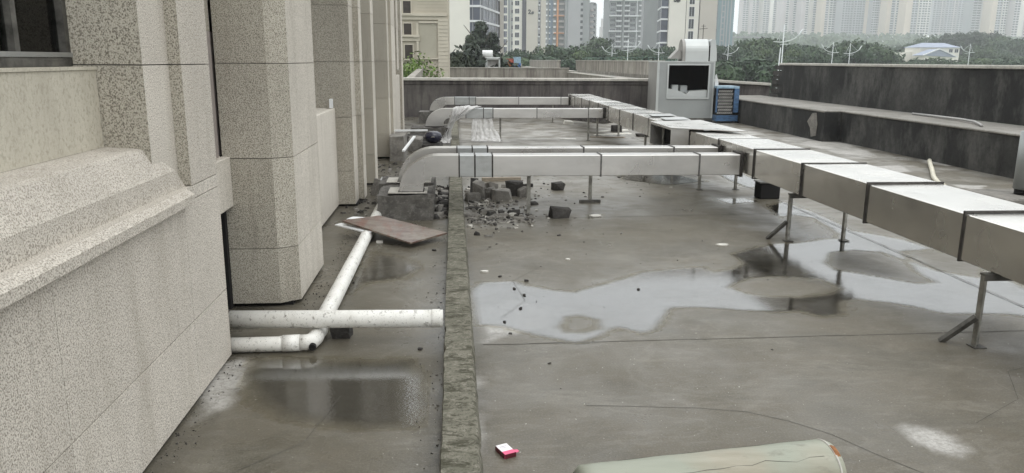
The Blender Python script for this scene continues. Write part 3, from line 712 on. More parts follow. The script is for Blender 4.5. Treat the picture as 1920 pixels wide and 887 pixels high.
def branch(label, Y, z0, z1, seams, xe0, elbow, depth=.24, gap=None):
    D = thing('branch_duct', label, 'duct', group=None)
    xs_ = [xe0] + seams + [3.17]
    for i in range(len(xs_) - 1):
        a, b_ = xs_[i] + .003, xs_[i + 1] - .003
        patch = i in (0, 1)
        q = MB(); e = .004 if patch else 0
        q.bbox(a, b_, Y - e, Y + depth + e, z0 - e, z1 + e, .005); q.build('duct_section', M['galv_patch'] if patch else M['galv'], D)
        if i: ring(D, 'x', xs_[i], Y, Y + depth, z0, z1, .010, .016, M['flange_grey'] if i > 2 else M['flange'])
    ring(D, 'x', xe0, Y, Y + depth, z0, z1, .010, .014, M['flange']); ring(D, 'x', 3.175, Y, Y + depth, z0, z1, .02, .03, M['flange'])
    xl, xr, zb = elbow                                        # vertical leg from xl to xr, ending at zb
    pts = [(xe0 - .004, z1)]; cx_, rx, rz = xl + .42, .42, z1 - zb
    for k in range(13):
        t = math.pi / 2 * k / 12; pts.append((cx_ - rx * math.sin(t), zb + rz * math.cos(t)))
    ci = xr + .13; rzi = min(.13, z0 - zb)
    inner = [(ci - .13 * math.sin(math.pi / 2 * k / 8), (z0 - rzi) + rzi * math.cos(math.pi / 2 * k / 8)) for k in range(9)]
    if z0 - rzi > zb + .01: inner.append((xr, zb))
    pts += inner[::-1] + [(xe0 - .004, z0)]
    q = MB(); q.prism(pts, Y, Y + depth, 'y'); q.build('elbow', M['galv'], D)
    q = MB(); q.box(xl - .012, xr + .012, Y - .012, Y + depth + .012, zb - .012, zb + .006); q.build('collar', M['flange'], D)
    return D
branch('nearest branch duct with elbow landing on the front concrete block', 8.40, .465, .69, [.22, .41, 1.60, 2.70], .05, (-.60, -.345, .30))
branch('second branch duct running close behind the nearest one', 9.15, .48, .69, [.21, .39, 1.53, 2.62], .03, (-.66, -.36, .30))
branch('third branch duct with a plastic sheet hanging over it', 16.55, .505, .70, [.62, .82, 1.75, 2.85], .25, (-.60, -.22, .33))
branch('farthest branch duct nearest the cross parapet', 21.65, .50, .70, [.42, .60, 1.78, 2.95], .02, (-.66, -.30, .33))

def stand(x0, x1, yy, z, label, brace=True, dy=0, two=True):
    D = thing('duct_stand', label, 'stand', (x0, yy, 0), 0, 'steel stands under the ducts')
    w_ = .022
    def leg(x):
        q = MB(); q.box(x - w_, x - w_ + .005, -w_, w_, 0, z); q.box(x - w_ + .005, x + w_, w_ - .005, w_, 0, z); return q.build('leg', M['steel'], D)
    leg(0)
    q = MB(); q.box(-.04, .04, -.04, .04, 0, .006); q.build('foot_plate', M['steel_dark'], D)
    if two:
        leg(x1 - x0); q = MB(); q.box(x1 - x0 - .04, x1 - x0 + .04, -.04, .04, 0, .006); q.build('foot_plate', M['steel_dark'], D)
        q = MB(); q.box(-.03, x1 - x0 + .03, -.024, .020, z + .001, z + .012); q.box(-.03, x1 - x0 + .03, -.028, -.0245, z - .03, z + .012); q.build('cross_bar', M['steel_dark'], D)
    else:
        q = MB(); q.box(-.02, .02, -.03, .2, z + .001, z + .006); q.build('cross_bar', M['steel_dark'], D)
    if brace:
        q = MB(); q.bar((-.03, .0, .19), (-.17, .10, .0), .03); q.build('brace', M['steel_dark'], D)
    return D
stand(3.18, 3.8, 4.29, .455, 'nearest duct stand with a diagonal brace at the lower right')
stand(3.22, 3.78, 7.15, .455, 'braced duct stand on the wet patch in mid roof')
stand(3.3, 3.8, 10.2, .455, 'duct stand beside the second branch duct joint', False)
stand(3.3, 3.8, 13.3, .455, 'duct stand in the shade left of the grey cabinet', False)
stand(3.3, 3.8, 17.9, .455, 'duct stand right of the third branch joint', False)
stand(.83, 1, 8.62, .455, 'thin post under the nearest branch duct beside the rubble', False, two=False)
o = stand(1.66, 2, 9.35, .47, 'post with broad foot under the second branch duct', False, two=False)
q = MB(); q.box(-.14, .12, -.05, -.01, 0, .035); q.build('foot_rail', M['steel_dark'], o)
stand(.99, 1, 16.8, .49, 'thin post beside the hanging plastic sheet', False, two=False)
stand(2.9, 1, 16.8, .49, 'thin post near the right end of the third branch', False, two=False)
stand(2.75, 1, 21.8, .49, 'short far post under the farthest branch duct', False, two=False)

# duct blocks
def rough_block(name, label, x0, x1, y0, y1, z1, mat, cat='concrete block'):
    q = MB(); nx_, ny_, nz_ = 10, 8, 6
    vs = []; ids = {}
    def vid(i, j, k):
        if (i, j, k) not in ids:
            p = Vector((x0 + (x1 - x0) * i / nx_, y0 + (y1 - y0) * j / ny_, z1 * k / nz_ - .01))
            n_ = Vector((mnoise.noise(p * 6), mnoise.noise(p * 6 + Vector((9, 0, 0))), mnoise.noise(p * 6 + Vector((0, 9, 0))))) * .022
            n_ += Vector((mnoise.noise(p * 22), mnoise.noise(p * 22 + Vector((9, 0, 0))), mnoise.noise(p * 22 + Vector((0, 9, 0))))) * .008
            ids[(i, j, k)] = len(vs); vs.append(p + n_)
        return ids[(i, j, k)]
    fs = []
    for i in range(nx_):
        for j in range(ny_):
            fs.append((vid(i, j, nz_), vid(i + 1, j, nz_), vid(i + 1, j + 1, nz_), vid(i, j + 1, nz_)))
        for k in range(nz_):
            for j in (0, ny_): fs.append((vid(i, j, k), vid(i + 1, j, k), vid(i + 1, j, k + 1), vid(i, j, k + 1)))
    for j in range(ny_):
        for k in range(nz_):
            for i in (0, nx_): fs.append((vid(i, j, k), vid(i, j + 1, k), vid(i, j + 1, k + 1), vid(i, j, k + 1)))
    q.add(vs, fs); o = q.build(name, mat); tag(o, label, cat); return o
BL = rough_block('concrete_plinth', 'dark cast concrete base under the nearest duct elbow', -.83, -.235, 8.33, 8.98, .285, M['block'])
q = MB(); q.box(-.72, -.30, 8.36, 8.72, .288, .300); q.build('base_plate', M['cap'], BL)
BL2 = rough_block('concrete_plinth', 'second dark concrete base just behind the front one', -.88, -.25, 9.1, 9.75, .285, M['block'])
q = MB(); q.box(-.80, -.28, 9.12, 9.5, .288, .298); q.build('base_plate', M['cap'], BL2)
rough_block('concrete_plinth', 'low dark concrete base beneath the third branch elbow', -.9, -.1, 16.4, 17.2, .32, M['block'])
rough_block('concrete_plinth', 'low dark base beneath the farthest branch elbow', -.95, -.15, 21.5, 22.2, .32, M['block'])
rough_block('upstand_block', 'grey rendered upstand against the building foot behind the elbows', -1.10, -.86, 13.4, 14.6, .42, M['rubble'])
rough_block('upstand_block', 'flat dark slab below the round enamel bowl', -.60, -.23, 14.6, 15.2, .16, M['rubble_dark'])
rough_block('upstand_block', 'reddish grey block between the wall and the bowl', -.86, -.62, 14.9, 15.5, .24, M['rubble'])
rough_block('upstand_block', 'low slab at the foot of the wall left of the bowl', -1.1, -.6, 15.8, 16.4, .20, M['rubble_dark'])

# bowl
q = MB(); R_ = .17; vs = []; fs = []; n_ = 24
pr_ = [(.0, .0), (.08, 0), (.13, .03), (.165, .09), (.17, .14), (.14, .19), (.08, .215), (0.0, .22)]
for r_, z in pr_:
    for k in range(n_): vs.append((r_ * math.cos(2 * math.pi * k / n_), r_ * math.sin(2 * math.pi * k / n_), z))
for i in range(len(pr_) - 1):
    for k in range(n_): fs.append((i * n_ + k, i * n_ + (k + 1) % n_, (i + 1) * n_ + (k + 1) % n_, (i + 1) * n_ + k))
q.add(vs, fs); o = q.build('pot', M['bowl'], smooth=True); o.location = (-.40, 14.9, .16); tag(o, 'round glossy dark blue pot on the slab beyond the elbows', 'pot')
q = MB(); q.tube([(-.03, -.165, .12), (-.02, -.185, .125), (.02, -.185, .125), (.03, -.165, .12)], .006, 6); q.build('handle', M['steel'], o)
# white battens crossed near the bowl
q = MB(); q.box(-.5, .3, -.02, .02, 0, .03); o = q.build('white_batten', M['white_paint']); o.location = (-.78, 14.3, .43); o.rotation_euler = (0, 0, .05); tag(o, 'white batten lying flat beside the round pot', 'batten')
q = MB(); q.box(-.022, .022, -.6, .5, 0, .025); o = q.build('white_batten', M['white_paint']); o.location = (-.76, 13.4, .30); o.rotation_euler = (.12, 0, -.12); tag(o, 'white strip leaning up over the other batten', 'batten')
q = MB(); q.prism([(-.06, 0), (.07, 0), (.05, .17)], 0, .02, 'y'); o = q.build('white_offcut', M['white_paint']); o.location = (-1.0, 10.3, .02); o.rotation_euler = (-.15, 0, .2); tag(o, 'pointed white offcut propped behind the duct bases', 'offcut')
q = MB(); q.prism([(-.1, 0), (.1, 0), (.03, .20), (-.04, .22)], 0, .06, 'y'); o = q.build('stone_offcut', M['rubble']); o.location = (-.98, 9.95, 0); tag(o, 'grey upright stone offcut left of the concrete bases', 'offcut')

# ================================================================== PIPES IN THE CHANNEL
PX = thing('drain_pipe', 'white plastic drain pipe crossing the channel from wall to curb', 'pipe')
yy = 4.55; zc = .160
q = MB(); q.tube([(-1.36, yy + .04, zc + .003), (-.7, yy + .02, zc), (-.082, yy, zc - .002)], .054, 28); q.build('pipe', M['pvc'], PX, smooth=True)
q = MB(); q.tube([(-.145, yy, zc), (-.10, yy, zc)], .0555, 28); q.build('pipe_joint', M['pvc'], PX, smooth=False)
PY = thing('drain_pipe', 'white plastic drain pipe running away along the channel to the plywood', 'pipe')
a, c_ = gp(606, 600, .055), gp(694, 428, .055); dv = (c_ - a).normalized(); e_ = c_ + dv * 1.6
q = MB(); q.tube([a - dv * .12, a, c_, e_], .055, 28); q.build('pipe', M['pvc'], PY, smooth=True)
for t in (3.1,):
    p = a + dv * t; q = MB(); q.tube([p, p + dv * .09], .060, 28); q.build('coupler', M['pvc'], PY, smooth=True)
PE = thing('drain_pipe', 'short white elbow pipe coming out of the wall under the crossing pipe', 'pipe')
q = MB(); q.tube([(-1.36, 4.46, .047), (-1.05, 4.465, .047), (-1.02, 4.465, .052)], .045, 24); q.build('pipe', M['pvc'], PE, smooth=True)
q = MB(); q.tube([(-1.03, 4.465, .05), (-.93, 4.47, .05)], .050, 24); q.build('coupler', M['pvc'], PE, smooth=True)
q = MB(); arc = [(-.93, 4.47, .05), (-.89, 4.475, .05), (-.862, 4.495, .052), (-.85, 4.54, .056), (-.848, 4.66, .062)]
q.tube(arc, .048, 24); q.tube([(-.848, 4.652, .062), (-.848, 4.70, .063)], .053, 24); q.build('elbow', M['pvc'], PE, smooth=True)
q = MB(); q.tube([(-.85, 4.44, .04), (-.85, 4.417, .036)], .021, 16); q.build('dark_hole', M['black'], PE)
rough_block('pipe_rest', 'small dark block under the crossing drain pipe', -.78, -.66, 4.66, 4.78, .10, M['rubble_dark'], 'block')

# plywood, boards
def slab3(name, corners, th, mat, label, cat, zoff=0):
    q = MB(); n_ = len(corners); q.add([tuple(c2) for c2 in corners] + [(c2[0], c2[1], c2[2] - th) for c2 in corners],
        [list(range(n_)), list(range(n_, 2 * n_))[::-1]] + [[i, n_ + i, n_ + (i + 1) % n_, (i + 1) % n_] for i in range(n_)])
    o = q.build(name, mat); tag(o, label, cat); return o
pc = [gp(641, 413, .17), gp(711, 404, .155), gp(838, 436, .075), gp(770, 455, .06)]
slab3('plywood_sheet', [p for p in pc], .015, M['plywood'], 'warped wet brown plywood sheet leaning on the drain pipe', 'board')
pc = [gp(628, 421, .12), gp(640, 418, .13), gp(700, 432, .11), gp(690, 436, .10)]
slab3('white_board', pc, .012, M['white_paint'], 'thin white board poking out left under the plywood', 'board')
pc = [gp(650, 410, .13), gp(662, 406, .14), gp(700, 408, .13), gp(690, 412, .12)]
slab3('white_board', pc, .012, M['white_paint'], 'small white board behind the plywood near the wall', 'board')
q = MB(); q.box(-.03, .03, -.025, .025, 0, .02); o = q.build('tile_chip', M['dish']); o.location = gp(712, 455, 0); tag(o, 'square pale tile chip in front of the plywood', 'tile chip')

# ================================================================== RUBBLE, LOOSE BITS
def hull(points, seed=0):
    import bmesh
    bm = bmesh.new(); [bm.verts.new(p) for p in points]; r_ = bmesh.ops.convex_hull(bm, input=bm.verts)
    bmesh.ops.delete(bm, geom=list({e for e in r_['geom_interior'] + r_['geom_unused'] if isinstance(e, bmesh.types.BMVert)}), context='VERTS')
    bm.verts.index_update(); out = ([tuple(v.co) for v in bm.verts], [[v.index for v in f.verts] for f in bm.faces]); bm.free(); return out
def rock(name, label, loc, s_, mat, seed, flat=1.0, rz=0, cat='rubble', tilt=0):
    rnd = random.Random(seed); pts = []
    for a in (-1, 1):
        for b_ in (-1, 1):
            for c_ in (0, 1):
                for k in range(3):
                    f = [rnd.uniform(.45, 1.0) for _ in range(3)]
                    pts.append((a * s_[0] / 2 * f[0], b_ * s_[1] / 2 * f[1], s_[2] * (f[2] if c_ else 0)))
    v, f = hull(pts); q = MB(); q.add(v, f)
    o = q.build(name, mat); o.location = (loc[0], loc[1], -.004); o.rotation_euler = (tilt, tilt * .5, rz)
    tag(o, label, cat); return o
rk = [((885, 376), (.16, .14, .10), 'rubble', 'low grey stone lump against the curb', .3), ((900, 372), (.13, .14, .20), 'rubble', 'upright pale block at the left end of the rubble row', -.3),
      ((914, 371), (.15, .14, .12), 'rubble', 'rounded grey stone second from the curb', .8), ((921, 364), (.11, .16, .15), 'rubble', 'narrow leaning stone behind the rounded one', .5),
      ((940, 374), (.22, .17, .12), 'rubble', 'squared grey block in the middle of the rubble row', .06), ((965, 366), (.20, .16, .17), 'rubble_dark', 'dark undercut block with a pale top', -.2),
      ((980, 368), (.13, .14, .12), 'rubble', 'right end block of the rubble row beside the post', .2),
      ((1047, 356), (.14, .12, .10), 'rubble_dark', 'small dark stone alone on the bright floor', .3), ((1049, 407), (.22, .16, .11), 'rubble_dark', 'dark grey brick lying alone on the roof floor', .05)]
for i, (p, s_, m_, lb, rz) in enumerate(rk):
    rock('stone_block', lb, gp(*p), tuple(k * 1.22 for k in s_), M[m_], i * 3 + 1, rz=rz)
q = MB(); q.box(-.05, .05, -.012, .0, 0, .22, 0); o = q.build('dark_tile', M['rubble_dark']); o.location = gp(888, 366, 0); o.rotation_euler = (-.3, .1, .1); tag(o, 'dark square tile leaning on the upright pale block', 'tile')
rnd = random.Random(5)
ORDN = 'first second third fourth fifth sixth seventh eighth ninth tenth eleventh twelfth thirteenth fourteenth fifteenth sixteenth seventeenth eighteenth nineteenth twentieth twenty-first twenty-second twenty-third twenty-fourth twenty-fifth twenty-sixth'.split()
def chips(name, n_, region, smin, smax, mats, flat=.35, fall=None, label=None):
    q = MB()
    for i in range(n_):
        x, y_ = region(rnd); s0 = rnd.uniform(smin, smax) * rnd.uniform(.25, 1) ** 1.5; a = rnd.uniform(0, 6.28); ca, sa = math.cos(a), math.sin(a)
        asp = rnd.uniform(.35, .9); h_ = s0 * flat * rnd.uniform(.5, 1.6); k = rnd.choice((3, 4, 4, 5)); top = []; bot = []
        for j in range(k):
            t = 6.283 * (j + rnd.uniform(-.25, .25)) / k; u = math.cos(t) * s0; v_ = math.sin(t) * s0 * asp
            bot.append((x + u * ca - v_ * sa, y_ + u * sa + v_ * ca, -.006)); sh = rnd.uniform(.55, .95)
            top.append((x + (u * ca - v_ * sa) * sh, y_ + (u * sa + v_ * ca) * sh, h_ * rnd.uniform(.5, 1.2)))
        q.add(bot + top, [list(range(k))[::-1], list(range(k, 2 * k))] + [[i2, (i2 + 1) % k, k + (i2 + 1) % k, k + i2] for i2 in range(k)], rnd.randrange(len(mats)))
    o = q.build(name, mats, fix=True); o['kind'] = 'stuff'; 
    o['label'] = label; return o
chips('debris', 560, lambda r: (.14 + abs(r.gauss(0, .42)), r.gauss(9.1, .75)), .008, .07, [M['rubble'], M['rubble_dark'], M['rubble'], M['cap']], .5, label='broken mortar and brick chips beside the curb')
chips('debris', 200, lambda r: (.14 + abs(r.gauss(0, .30)), 8.15 + r.random() ** 2 * .6), .015, .085, [M['rubble'], M['rubble_dark'], M['rubble']], .35, label='slaty rubble fragments in front of the stone row')
chips('debris', 260, lambda r: (r.uniform(-.25, -.08), r.uniform(8.4, 10.6)), .015, .06, [M['rubble_dark'], M['rubble_dark'], M['rubble']], .7, label='dark debris packed between the base and the curb')
chips('debris', 260, lambda r: (r.uniform(-1.3, -.75), r.uniform(8.6, 13)), .015, .07, [M['rubble_dark'], M['rubble'], M['rubble_dark']], .5, label='dark debris along the foot of the stone building')
chips('debris', 500, lambda r: (r.gauss(.4, .5) if r.random() < .5 else r.uniform(.15, 3), r.uniform(9.6, 12.5)), .008, .035, [M['rubble'], M['rubble_dark'], M['cap']], .3, label='small pale and dark chips strewn beyond the branch ducts')
chips('debris', 420, lambda r: (-1.09 + abs(r.gauss(0, .10)) + (r.random() < .3) * r.random() * .2, r.uniform(4.9, 8.2)), .003, .012, [M['rubble_dark']], .6, label='dark grit washed against the piers')
chips('debris', 240, lambda r: (-1.3 + abs(r.gauss(0, .05)), r.uniform(2.2, 4.6)), .003, .010, [M['rubble_dark']], .6, label='dark grit at the foot of the near wall')
chips('debris', 160, lambda r: (-.08 - abs(r.gauss(0, .06)), r.uniform(2.6, 8)), .003, .012, [M['rubble_dark'], M['rubble']], .6, label='grit along the channel side of the curb')
chips('debris', 90, lambda r: (r.uniform(.15, 3.1), r.uniform(2.7, 4.4)), .002, .006, [M['dish'], M['rubble_dark'], M['rubble_dark']], .5, label='scattered crumbs on the near roof floor')
chips('debris', 120, lambda r: (.15 + abs(r.gauss(0, 1.2)), r.uniform(5.2, 9)), .003, .012, [M['rubble_dark']], .5, label='scattered dark crumbs on the mid roof floor')
for i, (p, s0) in enumerate([((987, 527), .028), ((937, 519), .026), ((964, 541), .018), ((983, 553), .02), ((976, 578), .02), ((946, 603), .018), ((957, 626), .02), ((1030, 682), .018), ((1448, 656), .014), ((1197, 542), .018), ((1048, 442), .03), ((1020, 345), .035), ((1095, 362), .03), ((1130, 370), .03), ((788, 655), .03), ((814, 470), .03)]):
    o = rock('pebble', ['black pebble at the upper edge of the big puddle', 'flat black pebble left of the puddle near the curb', 'little dark pebble in the left of the puddle', 'black pebble in the pale left half of the puddle', 'dark pebble in the middle left of the puddle', 'slim dark pebble near the puddle lower left', 'dark sliver pebble above the floor joint', 'single black pebble on the dry near floor', 'tiny black dot of a pebble on the dry right floor', 'thin pebble in the broad part of the puddle', 'dark flat pebble right of the slaty fragments', 'dark flake between rubble row and lone stone', 'dark pebble left of the broad foot post', 'dark pebble right of the broad foot post', 'dark splinter in the channel by the curb', 'dark pebble in the channel by the plywood'][i],
             gp(*p), (s0 * 1.3, s0, s0 * .6), M['rubble_dark'], i, rz=i, cat='pebble')
for i, (p, s0, lb) in enumerate([((1117, 405), .06, 'white paper scrap on the floor beyond the dark brick'), ((1355, 460), .055, 'white scrap right of the middle of the roof'), ((909, 510), .03, 'small white scrap near the curb'), ((1065, 487), .02, 'tiny white chip on the mid floor'), ((1010, 330), .06, 'crumpled white bag beside the thin post')]):
    q = MB(); q.prism([(math.cos(k) * s0 * (1 + .2 * (k % 2)), math.sin(k) * s0 * .55) for k in range(6)], -.003, .012 if i != 4 else .04); o = q.build('white_scrap', M['dish']); o.location = gp(*p); tag(o, lb, 'litter')
fl = random.Random(31)
for k, (px_, py_, w_, d_) in enumerate([(890, 392, .22, .10), (915, 398, .18, .12), (938, 405, .20, .09), (962, 400, .16, .10), (905, 348, .24, .11), (952, 352, .2, .1), (985, 350, .22, .10), (880, 405, .16, .1), (972, 412, .13, .08), (1000, 384, .12, .07)]):
    rock('brick_fragment', ['flat brick piece nearest the curb below the stone row', 'flat slab fragment below the rounded stone', 'thin slab right of the middle in front of the row', 'squarish slab fragment below the dark block', 'flat fragment behind the left end of the row', 'flat fragment behind the squared block', 'flat fragment behind the thin post', 'grey slab at the front left of the rubble by the curb', 'small slab at the front right of the rubble', 'small flat chip at the foot of the thin post'][k],
         gp(px_, py_), (w_, d_, fl.uniform(.03, .055)), M['rubble' if k % 3 else 'rubble_dark'], k + 90, rz=fl.uniform(-.5, .5), tilt=fl.uniform(-.12, .12))
heap = random.Random(21)
for k in range(26):
    a_, b2 = heap.uniform(-.20, -.12), 8.5 + k * .055
    rock('rubble_lump', ORDN[k] + ' nearest broken lump in the dark heap between the plinth and the curb', (a_, b2), (heap.uniform(.06, .13), heap.uniform(.06, .13), heap.uniform(.04, .12)), M['rubble_dark' if k % 3 else 'rubble'], k + 60, rz=heap.uniform(0, 3))
# cigarette pack
CP = thing('cigarette_pack', 'white and pink cardboard cigarette pack lying on the near floor', 'pack', tuple(gp(948, 850, 0)), .42)
q = MB(); q.bbox(-.028, .028, -.018, .045, 0, .023, .0015); q.build('box_body', M['white_card'], CP)
q = MB(); q.bbox(-.0285, .0285, -.047, -.018, -.0005, .0235, .0015); q.build('lid', M['pink'], CP)
q = MB(); q.box(-.0275, .0275, -.0478, -.0472, .001, .022); q.build('lid_end', M['dark_red'], CP)
q = MB(); q.box(-.0292, -.0287, -.046, .044, .001, .0225); q.build('side_panel', M['dark_red'], CP)
q = MB(); q.box(-.018, .016, .02, .024, .0231, .0234); q.box(-.012, .010, .008, .011, .0231, .0234); q.build('print_line', M['print'], CP)
q = MB(); q.prism([(.0285, -.047), (.047, -.040), (.045, -.022), (.0285, -.018)], .017, .019); q.build('lid_flap', M['pink'], CP)

# fallen round post at the bottom
LC = thing('round_post', 'thick round post with peeling pale green paint lying across the bottom edge', 'post')
a = Vector((0.460, 2.545, .128)); c_ = Vector((1.431, 2.685, .128)); dv = (c_ - a).normalized(); R0 = .125
pts = [a + dv * ((c_ - a).length * k / 24) for k in range(25)]; rs = [R0 * (1 + .006 * math.sin(k)) for k in range(25)]
pts += [c_ + dv * t for t in (.012, .026, .034, .038)]; rs += [R0 * .985, R0 * .93, R0 * .84, R0 * .70]
q = MB(); q.tube([a - dv * .02] + pts, [R0 * .85] + rs, 48); q.build('shaft', M['column'], LC, smooth=True)
side = dv.cross(Vector((0, 0, 1))).normalized()
q = MB(); q.tube([c_ - dv * .004, c_ + dv * .004], R0 * 1.012, 48); q.build('end_band', M['cap'], LC, smooth=True)
q = MB(); vs = []
for i in range(7):
    for j in range(7):
        th = math.radians(62 + 30 * j / 6 - 8); u = .0 - .006 + .034 * i / 6
        rr_ = R0 * (1.018 - .10 * (max(0, u) / .03) ** 2)
        if i in (0, 6) or j in (0, 6): rr_ *= .97
        sgn = side * -1 if side.y > 0 else side
        vs.append(c_ + dv * (u + .01 * mnoise.noise(Vector((i, j, 2)))) + sgn * -math.cos(th) * -rr_ + Vector((0, 0, 1)) * math.sin(th) * rr_)
q.add(vs, [(i * 7 + j, i * 7 + j + 1, (i + 1) * 7 + j + 1, (i + 1) * 7 + j) for i in range(6) for j in range(6)])
q.build('rust_patch', M['rust'], LC, smooth=True, fix=False)
for s_ in (-1, 1):
    q = MB(); pth = []
    for k in range(14):
        t = .15 + .8 * k / 13; th = math.radians(58 + 9 * s_ * s_ * mnoise.noise(Vector((k * .6, 0, s_)))) if s_ > 0 else math.radians(120)
        sgn = side if side.y < 0 else -side
        pth.append(a.lerp(c_, t) + sgn * math.cos(th) * R0 * 1.001 + Vector((0, 0, math.sin(th) * R0 * 1.001)))
    q.tube(pth, .0009, 4); q.build('paint_crack', M['crack'], LC)

# ================================================================== GREY CABINET WITH FAN
CB = thing('extractor_cabinet', 'big grey sheet metal extractor cabinet with a dark open front', 'extractor', (6.50, 21.9, 0), -.10)
def add(parent, name, mat, *boxes, bev=0):
    q = MB()
    for bx_ in boxes:
        if bev: q.bbox(*bx_, bev)
        else: q.box(*bx_)
    return q.build(name, mat, parent)
W2, H2, z0c = .80, 1.66, .12                                   # half width, height
add(CB, 'side_panel', M['unit_side'], (-W2, -W2 + .03, .03, 1.7, z0c, H2)); add(CB, 'side_panel', M['unit_grey'], (W2 - .03, W2, .03, 1.7, z0c, H2))
add(CB, 'top_panel', M['unit_pale'], (-W2 - .01, W2 + .01, -.01, 1.71, H2 + .001, H2 + .03))
add(CB, 'back_panel', M['unit_side'], (-W2 + .031, W2 - .031, 1.66, 1.69, z0c, H2)); add(CB, 'base_frame', M['steel_dark'], (-W2, W2, .0, 1.7, .06, z0c - .002))
ox0, ox1, oz0, oz1 = -.48, .63, .70, 1.58
add(CB, 'front_panel', M['unit_grey'], (-W2 + .06, ox0, 0, .028, z0c, H2), (ox1, W2 - .04, 0, .028, z0c, H2), (ox0 + .001, ox1 - .001, 0, .028, z0c, oz0), (ox0 + .001, ox1 - .001, 0, .028, oz1, H2))
add(CB, 'corner_trim', M['unit_pale'], (-W2 - .004, -W2 + .058, -.006, .029, z0c, H2)); add(CB, 'corner_trim', M['unit_pale'], (W2 - .038, W2 + .004, -.006, .029, z0c, H2))
add(CB, 'opening_frame', M['unit_pale'], (ox0 - .04, ox0, -.03, .03, oz0 - .045, oz1 + .04), (ox1, ox1 + .04, -.03, .03, oz0 - .045, oz1 + .04), (ox0, ox1, -.03, .03, oz0 - .045, oz0), (ox0, ox1, -.03, .03, oz1, oz1 + .04))
add(CB, 'interior', M['black'], (-W2 + .032, W2 - .032, 1.2, 1.25, z0c, H2 - .01), (-W2 + .031, -W2 + .035, .03, 1.2, z0c, H2 - .01), (W2 - .036, W2 - .031, .03, 1.2, z0c, H2 - .01), (-W2 + .04, W2 - .04, .035, 1.2, H2 - .02, H2 - .01))  # black lining paints the shade behind the open front
q = MB(); q.prism([(ox0, oz0), (ox1, oz0), (ox1, oz0 + .20), (ox0 + .62, oz0 + .17), ((ox0 + ox1) / 2 - .02, oz0 + .08), (ox0 + .33, oz0 + .17), (ox0, oz0 + .24)], .06, .5, 'y'); q.build('inner_hopper', M['unit_pale'], CB)
add(CB, 'motor_box', M['unit_pale'], (ox0 + .16, ox0 + .36, .35, .55, oz0 + .13, oz0 + .33), bev=.02); add(CB, 'motor_box', M['unit_grey'], (ox0 + .39, ox0 + .60, .30, .50, oz0 + .10, oz0 + .32), bev=.02)
for x in (-W2 + .08, W2 - .08): add(CB, 'foot', M['rubble_dark'], (x - .1, x + .1, 0.02, .2, 0, .058))
# fan scroll on top
q = MB(); pts = [(0, 0), (.95, 0), (.95, .10)]
prof = [(.08, 0)] + [(.45 + .37 * math.cos(math.radians(t)), .28 + .33 * math.sin(math.radians(t))) for t in range(180, -1, -12)] + [(.82, 0)]
q.prism([(y_, z_ + H2 + .035) for y_, z_ in prof], -.02, .62, 'x'); q.build('fan_housing', M['unit_pale'], CB)
q = MB(); q.prism([(y_ * .98 + .01, z_ + H2 + .03) for y_, z_ in prof], -.10, -.022, 'x'); q.build('fan_cheek', M['unit_side'], CB)
add(CB, 'fan_cheek', M['black'], (.622, .665, .12, .8, H2 + .035, H2 + .45))
q = MB(); q.prism([(.665, 0.0), (.665, .55), (.70, .60), (.80, .58), (.84, .3), (.86, 0)], .1, .7, 'y'); q.v = [(x, y_, z_ + H2 + .035) for x, y_, z_ in q.v]; q.build('discharge_cone', M['unit_pale'], CB)
q = MB(); q.prism([(-.42, 0), (-.11, .0), (-.11, .22), (-.2, .25), (-.42, .02)], .2, .7, 'y'); q.v = [(x, y_, z_ + H2 + .10) for x, y_, z_ in q.v]; q.build('inlet_plate', M['unit_side'], CB)
q = MB(); q.bar((.52, .5, H2 + .62), (.52, .5, H2 + 1.05), .016); q.bar((.40, .5, H2 + .92), (.64, .5, H2 + .94), .014); q.bar((.46, .5, H2 + 1.0), (.58, .5, H2 + 1.0), .012); q.build('antenna', M['steel_dark'], CB)
q = MB(); vs = [(.86, -.02, 1.5), (.88, .2, 1.5), (.90, .2, .9), (.87, -.02, .8), (.93, .05, 1.2)]
q.prism([(.83, .75), (.92, .78), (.93, 1.1), (.86, 1.35), (.83, 1.3)], .02, .06, 'y'); q.build('loose_film', M['film'], CB)

# blue evaporative unit with honeycomb pad
EV = thing('blue_cooler', 'blue cooler unit with honeycomb side pad beside the grey cabinet', 'cooler', (7.62, 21.5, 0), -.03)
EV.scale = (.74, .8, 1)
add(EV, 'body', M['black'], (-.40, .36, .05, .9, .12, .98))
add(EV, 'frame', M['blue_pale'], (-.43, .40, .0, .92, .96, 1.02)); add(EV, 'base_tray', M['blue'], (-.43, .40, -.02, .92, .06, .22))
add(EV, 'corner_post', M['blue'], (.22, .40, -.02, .92, .301, .958)); add(EV, 'corner_post', M['blue'], (-.45, -.40, 0, .08, .301, .958))
for r_ in range(8):
    for c2 in range(8):
        x = -.36 + c2 * .074 + (r_ % 2) * .037; z = .26 + r_ * .085
        if x > .19: continue
        q = MB(); q.bar((x - .032, .03, z), (x + .032, .03, z + .055), .017); q.bar((x - .032, .04, z + .055), (x + .032, .04, z), .015); q.build('pad_cell', M['pad'], EV)
for x in (-.3, .28): add(EV, 'foot', M['rubble_dark'], (x - .06, x + .06, .0, .12, 0, .058))

# post at the right edge on its plate
TK = thing('steel_post', 'grey steel post on a dark base plate at the right edge', 'post', (7.0, 9.25, 0))
add(TK, 'base_plate', M['rubble'], (-.30, .55, -.35, .45, 0, .07), bev=.015)
q = MB(); q.tube([(.24, 0, .14), (.24, 0, .86)], .17, 24); q.build('shaft', M['unit_grey'], TK, smooth=True)
q = MB(); q.tube([(.24, 0, .07), (.24, 0, .15)], .15, 24); q.build('base_ring', M['black'], TK, smooth=True)
